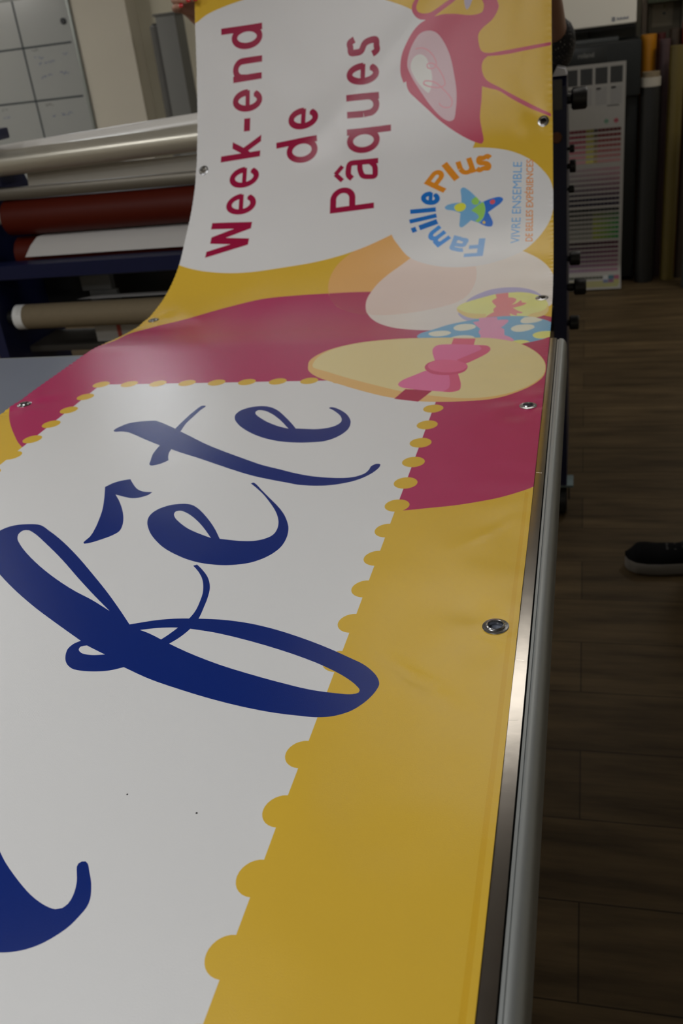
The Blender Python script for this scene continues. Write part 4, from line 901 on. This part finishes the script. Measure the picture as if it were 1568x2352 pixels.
# grey panel and pipe under the unit
wp = tag(MB().box(-.06, .245, 5.585, 5.604, .3, 1.262, bev=.003).build('wall_panel', mat('panel_grey_green', (.13, .13, .115), .5)), 'grey-green panel on the wall between heater unit and printer', 'panel')
tag(MB().cyl((.012, 5.570, .3), (.012, 5.570, 1.275), .006, None, 12).build('pipe', m_dark), 'thin dark pipe running down the grey-green panel', 'pipe')
pn = tag(MB().box(.268, .292, 5.50, 5.604, 0, 1.9, bev=.003).build('wall_post', mat('brown_post', (.16, .125, .095), .6)), 'narrow brown upright post beside the white wall unit', 'post')

def roll(x, y, r, z1, m, label, nm='vinyl_roll', core=True, z0=0.0, grp=None, lean=0.0):
    t = thing(nm, (x, y, z0), label, 'roll', grp)
    MB().cyl((x, y, z0), (x+lean, y, z1), r, None, 36, .002).build('roll_body', m, t)
    if core:
        MB().pipe((x+lean, y, z1), (x+lean, y, z1+.008), r*.55, r*.45, None, 24).build('core', m_card, t)
    return t
m_or = mat('orange_vinyl', (.46, .185, .008), .35); m_bk = mat('charcoal_vinyl', (.011, .011, .010), .5); m_ol = mat('olive_vinyl', (.115, .085, .018), .45)
m_pu = mat('plum_vinyl', (.070, .040, .042), .5); m_br = mat('brown_vinyl', (.040, .026, .016), .5); m_rd = mat('red_vinyl', (.26, .035, .022), .45); m_gn = mat('grey_green_vinyl', (.045, .05, .05), .5)
roll(.300, 5.40, .037, 1.186, m_or, 'bright orange vinyl roll standing just behind the black printer corner', core=False)
roll(.360, 5.41, .020, 1.186, mat('maroon_vinyl', (.06, .006, .006), .5), 'thin dark maroon roll directly beside the bright orange roll', core=False)
dk = roll(.306, 5.215, .047, .985, m_bk, 'charcoal vinyl roll with a white paper band near its top', core=False)
MB().cyl((.306, 5.215, .962), (.306, 5.215, 1.004), .0478, None, 36, .001).build('paper_band', mat('band_paper', (.40, .37, .31), .6), dk)
MB().cyl((.306, 5.215, 1.0045), (.306, 5.215, 1.028), .042, None, 30, .001).build('core', m_card, dk)
roll(.372, 5.34, .028, 1.16, m_pu, 'plum-brown roll standing between the orange and the olive roll', core=False)
roll(.425, 5.235, .036, 1.130, m_ol, 'olive-gold vinyl roll standing second from the right of the row', core=False)
roll(.490, 5.26, .024, 1.05, m_br, 'dark brown vinyl roll right of the olive-gold roll', core=False)
roll(.545, 5.06, .060, .92, m_gn, 'thick grey-green roll standing at the right end of the row', core=False)
roll(.425, 5.41, .028, 1.20, m_br, 'tall dark brown roll behind the olive-gold roll', core=False)
roll(.510, 5.39, .055, 1.225, m_rd, 'red vinyl roll whose top shows above the olive-gold roll', core=False)
roll(.62, 5.32, .035, 1.10, m_bk, 'plain charcoal roll at the far right behind the others', core=False)
# pinned notices and the green shelf at the top right
nt_ = tag(MB().box(.322, .420, 5.560, 5.562, 1.21, 1.312).build('notice_sheet', mat('notice_paper', (.28, .245, .175), .7)), 'beige notice sheet with small dark marks pinned on the wall', 'notice')
MB().box(.372, .384, 5.5585, 5.5599, 1.262, 1.273).build('dark_mark', mat('ink_blue', (.03, .045, .06), .6), nt_)
MB().box(.376, .381, 5.5585, 5.5599, 1.292, 1.308).build('green_mark', mat('ink_olive', (.11, .11, .03), .6), nt_)
MB().box(.385, .397, 5.5585, 5.5599, 1.281, 1.284).build('mark_line', mat('ink_grey', (.09, .085, .075), .6), nt_)
struct(MB().box(.30, .455, 5.563, 5.60, 0, 1.9).build('trim_4', mat('alcove_panel', (.155, .135, .095), .7)))
struct(MB().box(.455, .78, 5.45, 5.60, 0, 1.9).build('trim_5', mat('alcove_side', (.105, .095, .075), .7)))
tag(MB().box(.29, .70, 5.38, 5.56, 1.322, 1.36, bev=.003).build('wall_shelf', mat('green_shelf', (.035, .045, .022), .6)), 'dark green wall shelf above the pinned notice', 'shelf')

# ------------------------------------------------------------------ people
m_skin = mat('skin', (.38, .20, .135), .5, bump=.05, scale=200)
m_nail = mat('red_nail_varnish', (.55, .012, .02), .18, coat=.6)
def skinned(name, verts, edges, radii, m, parent=None, sub=2, root=0, bm_fn=None):
    me_ = bpy.data.meshes.new(name); me_.from_pydata(verts, edges, []); me_.materials.append(m)
    o_ = bpy.data.objects.new(name, me_); COL.objects.link(o_)
    md = o_.modifiers.new('skin', 'SKIN'); md.use_smooth_shade = True; md.branch_smoothing = .4
    if not me_.skin_vertices: me_.skin_vertices.new() if hasattr(me_.skin_vertices, 'new') else None
    sv = me_.skin_vertices[0].data
    for i, r in enumerate(radii): sv[i].radius = (r if isinstance(r, tuple) else (r, r))
    sv[root].use_root = True
    sb_ = o_.modifiers.new('smooth', 'SUBSURF'); sb_.levels = sub; sb_.render_levels = sub
    dg = bpy.context.evaluated_depsgraph_get(); bpy.context.view_layer.update()
    final = bpy.data.meshes.new_from_object(o_.evaluated_get(bpy.context.evaluated_depsgraph_get()))
    o_.modifiers.clear(); o_.data = final; final.name = name
    for p in final.polygons: p.use_smooth = True
    if not final.materials: final.materials.append(m)
    if parent is not None:
        o_.parent = parent; o_.matrix_parent_inverse = Matrix.Translation(-parent.location)
    return o_
class Sk:
    def __init__(s): s.v = []; s.e = []; s.r = []
    def add(s, p, r, to=None):
        s.v.append(Vector(p)); s.r.append(r); i = len(s.v)-1
        if to is not None: s.e.append((to, i))
        return i
    def chain(s, pts, to=None):
        for p, r in pts: to = s.add(p, r, to)
        return to
def head_parts(t, c, face, hair_m, skin_m=m_skin):
    """face, ears and hair of a head centred on c looking along face (unit vector, horizontal)"""
    f = Vector(face); r_ = Vector((-f.y, f.x, 0))
    def egg(p, rx, ry, rz, m, nm):
        b_ = bmesh.new(); bmesh.ops.create_uvsphere(b_, u_segments=20, v_segments=14, radius=1)
        for v in b_.verts: v.co = Vector(p)+r_*v.co.x*rx+f*v.co.y*ry+Vector((0, 0, v.co.z*rz))
        mb = MB(); mb.b = b_
        for q in b_.faces: q.smooth = True
        return mb.build(nm, m, t)
    c = Vector(c)
    egg(c-f*.040+Vector((0, 0, .030)), .083, .082, .106, hair_m, 'hair')
    for sg in (-1, 1):
        e_ = egg(c+f*.071+r_*.031*sg+Vector((0, 0, .002)), .013, .010, .008, m_white, 'eye')
        egg(c+f*.0790+r_*.031*sg+Vector((0, 0, .002)), .0052, .004, .0055, m_dark, 'pupil').parent = e_
        e_2 = e_.children[0]; e_2.matrix_parent_inverse = Matrix.Identity(4) @ Matrix.Translation(-t.location)
        egg(c+r_*.079*sg+Vector((0, 0, -.004)), .010, .018, .030, skin_m, 'ear')
    egg(c+f*.070+Vector((0, 0, -.050)), .022, .010, .007, mat('lips', (.35, .08, .07), .4), 'mouth')

# the woman holding up the far end of the banner, standing behind the laminator
HX, HY = -.46, 3.16
wo = thing('person', (HX, HY, 0), 'person in a black speckled blouse holding up the far end of the banner', 'person')
b = Sk()
pel = b.add((HX, HY, .92), (.15, .10))
wai = b.add((HX, HY-.01, 1.08), (.125, .09), pel)
che = b.add((HX, HY-.02, 1.26), (.150, .10), wai)
nkb = b.add((HX, HY, 1.405), (.075, .065), che)
nk = b.add((HX, HY-.015, 1.46), (.052, .052), nkb)
hd0 = b.add((HX, HY-.03, 1.525), (.062, .075), nk)
hd1 = b.add((HX, HY-.035, 1.585), (.074, .090), hd0)
hd2 = b.add((HX, HY-.030, 1.655), (.055, .068), hd1)
b.add((HX, HY-.128, 1.572), (.010, .014), hd1)       # nose
for sg in (-1, 1):
    hip = b.add((HX+sg*.085, HY, .86), (.09, .09), pel)
    b.chain([((HX+sg*.095, HY-.01, .66), .080), ((HX+sg*.095, HY-.015, .48), .058), ((HX+sg*.095, HY, .30), .055), ((HX+sg*.095, HY+.01, .15), .038)], hip)
def hand(b, wrist_i, wrist, palm_c, knuckles, fingers, thumb):
    p0 = b.add(wrist, (.026, .020), wrist_i)
    p1 = b.add(palm_c, (.024, .017), p0)
    for kn, fg in zip(knuckles, fingers):
        i = b.add(kn, .0095, p1)
        b.chain(fg, i)
    b.chain(thumb, p0)
# right-side arm of the picture (her left arm): elbow low, sleeve showing beside the post
shR = b.add((HX+.165, HY-.02, 1.375), .052, che)
elR = b.chain([((HX+.27, HY-.25, 1.31), .044), ((-.088, 2.70, 1.262), .043)], shR)
foR = b.chain([((-.083, 2.58, 1.315), .040), ((-.080, 2.45, 1.372), .030)], elR)
ax, ay = -.085, 2.30
hand(b, foR, (-.082, 2.36, 1.425), (-.090, 2.315, 1.480),
     [(-.067, 2.29, 1.500), (-.066, 2.285, 1.485), (-.066, 2.285, 1.470), (-.066, 2.29, 1.456)],
     [[((-.060, 2.225, 1.506), .0085), ((-.080, 2.192, 1.508), .008), ((-.100, 2.192, 1.508), .007)],
      [((-.057, 2.215, 1.490), .0088), ((-.078, 2.182, 1.490), .008), ((-.102, 2.180, 1.490), .007)],
      [((-.057, 2.215, 1.472), .0085), ((-.076, 2.178, 1.472), .0078), ((-.098, 2.174, 1.472), .007)],
      [((-.058, 2.225, 1.456), .0078), ((-.074, 2.186, 1.455), .007), ((-.090, 2.170, 1.455), .0062)]],
     [((-.105, 2.33, 1.475), .012), ((-.110, 2.285, 1.500), .010), ((-.112, 2.262, 1.512), .0085)])
# left-side arm of the picture (her right arm): hand and bare forearm show past the hem
shL = b.add((HX-.165, HY-.02, 1.375), .052, che)
elL = b.chain([((HX-.25, HY-.25, 1.29), .044), ((-.795, 2.73, 1.235), .043)], shL)
foL = b.chain([((-.835, 2.60, 1.305), .040), ((-.880, 2.46, 1.392), .030)], elL)
hand(b, foL, (-.905, 2.395, 1.432), (-.913, 2.365, 1.462),
     [(-.936, 2.350, 1.462), (-.934, 2.352, 1.478), (-.932, 2.355, 1.494), (-.930, 2.360, 1.510)],
     [[((-.9375, 2.322, 1.4655), .0082), ((-.924, 2.298, 1.4685), .0080), ((-.9085, 2.292, 1.4680), .0070)],
      [((-.932, 2.312, 1.483), .0088), ((-.908, 2.290, 1.4815), .0085), ((-.8865, 2.286, 1.4760), .0074)],
      [((-.925, 2.308, 1.498), .0090), ((-.892, 2.288, 1.489), .0087), ((-.8690, 2.286, 1.4760), .0076)],
      [((-.925, 2.310, 1.515), .0088), ((-.896, 2.290, 1.510), .0084), ((-.8700, 2.288, 1.504), .0074)]],
     [((-.900, 2.372, 1.485), .0125), ((-.880, 2.346, 1.502), .0105), ((-.862, 2.330, 1.512), .0088)])
body = skinned('body', b.v, b.e, b.r, m_skin, wo)
def nail(p, d, nrm, w_=.0048, l_=.0066):
    d = Vector(d).normalized(); n_ = Vector(nrm); n_ = (n_-d*n_.dot(d)).normalized(); s_ = d.cross(n_)
    b_ = bmesh.new(); bmesh.ops.create_uvsphere(b_, u_segments=14, v_segments=10, radius=1)
    for v in b_.verts: v.co = Vector(p)+s_*v.co.x*w_+d*v.co.y*l_+n_*v.co.z*.0022
    for q in b_.faces: q.smooth = True
    mb = MB(); mb.b = b_; return mb.build('fingernail', m_nail, wo)
for p, d in (((-.9055, 2.2855, 1.4690), (1, -.2, 0)), ((-.8830, 2.2790, 1.4775), (1, -.1, -.2)), ((-.8660, 2.2790, 1.4780), (1, -.1, -.45)), ((-.8670, 2.281, 1.5060), (1, -.1, -.2)),
             ((-.103, 2.185, 1.508), (-1, 0, 0)), ((-.105, 2.173, 1.490), (-1, 0, 0)), ((-.101, 2.167, 1.472), (-1, 0, 0)), ((-.093, 2.164, 1.455), (-1, 0, 0))):
    nail(p, d, (0, -1, .15))
head_parts(wo, (HX, HY-.035, 1.595), (0, -1, 0), mat('dark_hair', (.03, .018, .012), .45))
# blouse: black with small pale speckles
bm_ = bpy.data.materials.new('speckled_blouse'); bm_.use_nodes = True; nt = bm_.node_tree; N = nt.nodes.new; K = nt.links.new; pb = nt.nodes['Principled BSDF']
tc = N('ShaderNodeTexCoord'); vo_ = N('ShaderNodeTexVoronoi'); vo_.inputs['Scale'].default_value = 140; vo_.inputs['Randomness'].default_value = .25
mpp = N('ShaderNodeMapping'); mpp.inputs['Scale'].default_value = (1, 1, .7); mpp.inputs['Rotation'].default_value = (.5, .3, .4)
K(tc.outputs['Object'], mpp.inputs[0]); K(mpp.outputs[0], vo_.inputs['Vector'])
rp = N('ShaderNodeValToRGB'); rp.color_ramp.elements[0].position = .16; rp.color_ramp.elements[0].color = (.22, .21, .20, 1); rp.color_ramp.elements[1].position = .30; rp.color_ramp.elements[1].color = (.008, .008, .011, 1)
K(vo_.outputs['Distance'], rp.inputs[0]); K(rp.outputs[0], pb.inputs['Base Color']); pb.inputs['Roughness'].default_value = .7
b = Sk()
a0 = b.add((HX, HY-.01, .86), (.205, .150)); a1 = b.add((HX, HY-.015, 1.06), (.175, .135), a0); a2 = b.add((HX, HY-.02, 1.27), (.190, .140), a1); a3 = b.add((HX, HY, 1.41), (.105, .095), a2)
s1 = b.add((HX+.165, HY-.02, 1.370), .082, a2); b.chain([((HX+.27, HY-.25, 1.305), .058), ((-.083, 2.70, 1.258), .058), ((-.078, 2.60, 1.292), .056), ((-.074, 2.545, 1.318), .056)], s1)
s2 = b.add((HX-.165, HY-.02, 1.370), .082, a2); b.chain([((HX-.25, HY-.25, 1.285), .058), ((-.790, 2.74, 1.233), .056), ((-.812, 2.68, 1.262), .050)], s2)
skinned('blouse', b.v, b.e, b.r, bm_, wo)
b = Sk(); w0_ = b.add((HX, HY, 1.06), (.150, .115)); p_ = b.add((HX, HY, .94), (.185, .130), w0_)
for sg in (-1, 1):
    b.chain([((HX+sg*.092, HY, .82), .108), ((HX+sg*.096, HY-.01, .66), .090), ((HX+sg*.096, HY-.015, .48), .070), ((HX+sg*.096, HY, .30), .066), ((HX+sg*.098, HY+.015, .13), .060), ((HX+sg*.098, HY+.02, .06), .054)], p_)
skinned('trousers', b.v, b.e, b.r, mat('dark_denim', (.02, .025, .045), .8, bump=.2, scale=300), wo)

# the person standing just outside the frame on the right; only the shoe reaches into the picture
SX, SY = .335, 2.262           # ankle of the visible foot
pe = thing('person', (SX+.05, SY+.1, 0), 'person at the right edge wearing a black sneaker with a white sole', 'person')
def shoe(ax_, ay_, d, nm, own=None):
    """sneaker with the ankle at (ax_, ay_) pointing along d"""
    own = own or pe; d = Vector((d[0], d[1], 0)).normalized(); s_ = Vector((-d.y, d.x, 0)); O = Vector((ax_, ay_, 0))
    # outline stations: along, half width inner, outer
    st = [(-.085, .004, .004), (-.080, .022, .022), (-.06, .032, .032), (-.02, .034, .033), (.03, .033, .031), (.08, .037, .036), (.13, .045, .042), (.165, .046, .040), (.195, .040, .034), (.213, .026, .020), (.222, .006, .004)]
    st = [(a, p*1.15, q*1.18) for a, p, q in st]
    fine = []
    for i in range(len(st)-1):
        for q in range(4):
            t = q/4; fine.append(tuple(a+(c_-a)*t for a, c_ in zip(st[i], st[i+1])))
    fine.append(st[-1])
    def outline(sc, z): return [O+d*a+s_*w1*sc+Vector((0, 0, z)) for a, w1, w2 in fine]+[O+d*a-s_*w2*sc+Vector((0, 0, z)) for a, w1, w2 in reversed(fine)]
    mb = MB(); R = []
    for sc, z in ((.93, .001), (1.02, .006), (1.06, .018), (1.05, .030), (1.0, .034)):
        R.append([mb.b.verts.new(p) for p in outline(sc, z+0)])
    n_ = len(R[0])
    for A, B in zip(R, R[1:]):
        for i in range(n_):
            f_ = mb.b.faces.new((A[i], A[(i+1) % n_], B[(i+1) % n_], B[i])); f_.smooth = True
    mb.b.faces.new(R[0]); mb.b.faces.new(R[-1])
    mb.build('shoe_sole', mat('pale_rubber', (.16, .15, .14), .55), own)
    mb = MB(); rings = []
    for a, w1, w2 in fine:
        top = .034 + (.075 if a < .0 else .075-.045*sm(.0, .10, a)) - .004*sm(.10, .15, a)+.006*sm(.13, .18, a) - .022*sm(.185, .215, a)
        top = max(top, .034)
        if a < -.06: top -= .0
        ring = []
        for q in range(13):
            th = math.pi*q/12; cx_ = math.cos(th); sx_ = math.sin(th)**.6
            ww = (w1 if cx_ > 0 else w2)*.97*(1 - .25*sx_*sx_*(1 if a < .05 else .35))
            ring.append(mb.b.verts.new(O+d*a+s_*cx_*ww+Vector((0, 0, .027+(top-.027)*sx_))))
        rings.append(ring)
    for A, B in zip(rings, rings[1:]):
        for i in range(12):
            f_ = mb.b.faces.new((A[i], A[i+1], B[i+1], B[i])); f_.smooth = True
    for R_ in (rings[0], rings[-1]): mb.b.faces.new(R_)
    up_ = mb.build(nm, mat('black_suede', (.004, .004, .005), .9, spec=.1, bump=.2, scale=400), own)
    mb = MB()
    for q in range(4):
        a = .055+.020*q; zt = .030+.075-.045*sm(.0, .10, a)-.0
        mb.box(-.018, .018, -.003, .003, -.002, .002, rot=Matrix.Translation(O+d*a+Vector((0, 0, zt+.001))) @ Matrix.Rotation(math.atan2(s_.y, s_.x), 4, 'Z'))
    mb.build('lace', mat('lace_black', (.012, .012, .012), .8), up_)
for sg in (-1, 1): shoe(HX+sg*.098, HY+.02, (0, -1), 'shoe_upper', wo)
m_tr = mat('black_trousers', (.014, .014, .016), .85, bump=.2, scale=300)
fd = (-1, .02)
shoe(SX, SY, fd, 'shoe_upper'); shoe(SX+.36, SY+.30, (-1, .18), 'shoe_upper')
b = Sk(); PX, PY = SX+.24, SY+.15
p_ = b.add((PX, PY, .96), (.105, .155)); w_ = b.add((PX, PY, 1.12), (.10, .14), p_); c2 = b.add((PX, PY, 1.34), (.11, .165), w_); n2 = b.add((PX, PY, 1.49), (.07, .08), c2)
n3 = b.add((PX-.01, PY, 1.55), .056, n2); h1 = b.add((PX-.02, PY, 1.62), (.08, .068), n3); h2 = b.add((PX-.025, PY, 1.69), (.094, .078), h1); b.add((PX-.015, PY, 1.765), (.07, .058), h2); b.add((PX-.125, PY, 1.672), .011, h2)
for sg, (ex, ey) in ((-1, (SX, SY)), (1, (SX+.36, SY+.30))):
    b.chain([((PX, PY+sg*.095, .90), .095), ((PX-.02, PY+sg*.12, .70), .082), (((PX+ex)/2-.01, PY+sg*.145, .50), .060), ((ex+.01, ey, .30), .056), ((ex+.006, ey, .15), .036)], p_)
    sh = b.add((PX, PY+sg*.185, 1.43), .055, c2)
    e1 = b.chain([((PX+.03, PY+sg*.225, 1.26), .046), ((PX+.05, PY+sg*.24, 1.10), .040), ((PX-.01, PY+sg*.23, .96), .034), ((PX-.05, PY+sg*.215, .87), .026), ((PX-.065, PY+sg*.21, .83), (.026, .017)), ((PX-.07, PY+sg*.208, .80), (.024, .015))], sh)
    for q in range(4):
        xo = PX-.105+.021*q; b.chain([((xo, PY+sg*.205, .765), .0092), ((xo-.004, PY+sg*.198, .735), .0085), ((xo-.002, PY+sg*.188, .712+.006*abs(q-1.5)), .0072)], e1)
    b.chain([((PX-.105, PY+sg*.20, .815), .0115), ((PX-.125, PY+sg*.195, .785), .0095), ((PX-.130, PY+sg*.19, .765), .008)], e1-1)
skinned('body', b.v, b.e, b.r, m_skin, pe)
head_parts(pe, (PX-.028, PY, 1.70), (-1, 0, 0), mat('brown_hair', (.06, .035, .02), .5))
b = Sk(); w0_ = b.add((PX, PY, 1.08), (.120, .165)); p_ = b.add((PX, PY, .96), (.135, .190), w0_)
for sg, (ex, ey) in ((-1, (SX, SY)), (1, (SX+.36, SY+.30))):
    b.chain([((PX, PY+sg*.098, .86), .118), ((PX-.02, PY+sg*.12, .70), .096), (((PX+ex)/2-.01, PY+sg*.145, .50), .076), ((ex+.01, ey, .30), .070), ((ex+.012, ey, .150), .058), ((ex+.010, ey, .085), .050)], p_)
skinned('trousers', b.v, b.e, b.r, m_tr, pe)
for ex, ey in ((SX, SY), (SX+.36, SY+.30)):
    b = Sk(); b.chain([((ex+.008, ey, .22), .046), ((ex+.006, ey, .12), .047), ((ex-.008, ey, .085), .046), ((ex-.035, ey, .070), .040)])
    skinned('sock', b.v, b.e, b.r, m_tr, pe)
b = Sk(); a0 = b.add((PX, PY, .88), (.155, .215)); a1 = b.add((PX, PY, 1.10), (.145, .195), a0); a2 = b.add((PX, PY, 1.33), (.150, .215), a1); b.add((PX, PY, 1.50), (.095, .110), a2)
for sg in (-1, 1):
    sh = b.add((PX, PY+sg*.185, 1.42), .088, a2); b.chain([((PX+.03, PY+sg*.225, 1.26), .068), ((PX+.045, PY+sg*.238, 1.14), .060)], sh)
skinned('shirt', b.v, b.e, b.r, mat('grey_shirt', (.10, .10, .11), .8, bump=.2, scale=250), pe)
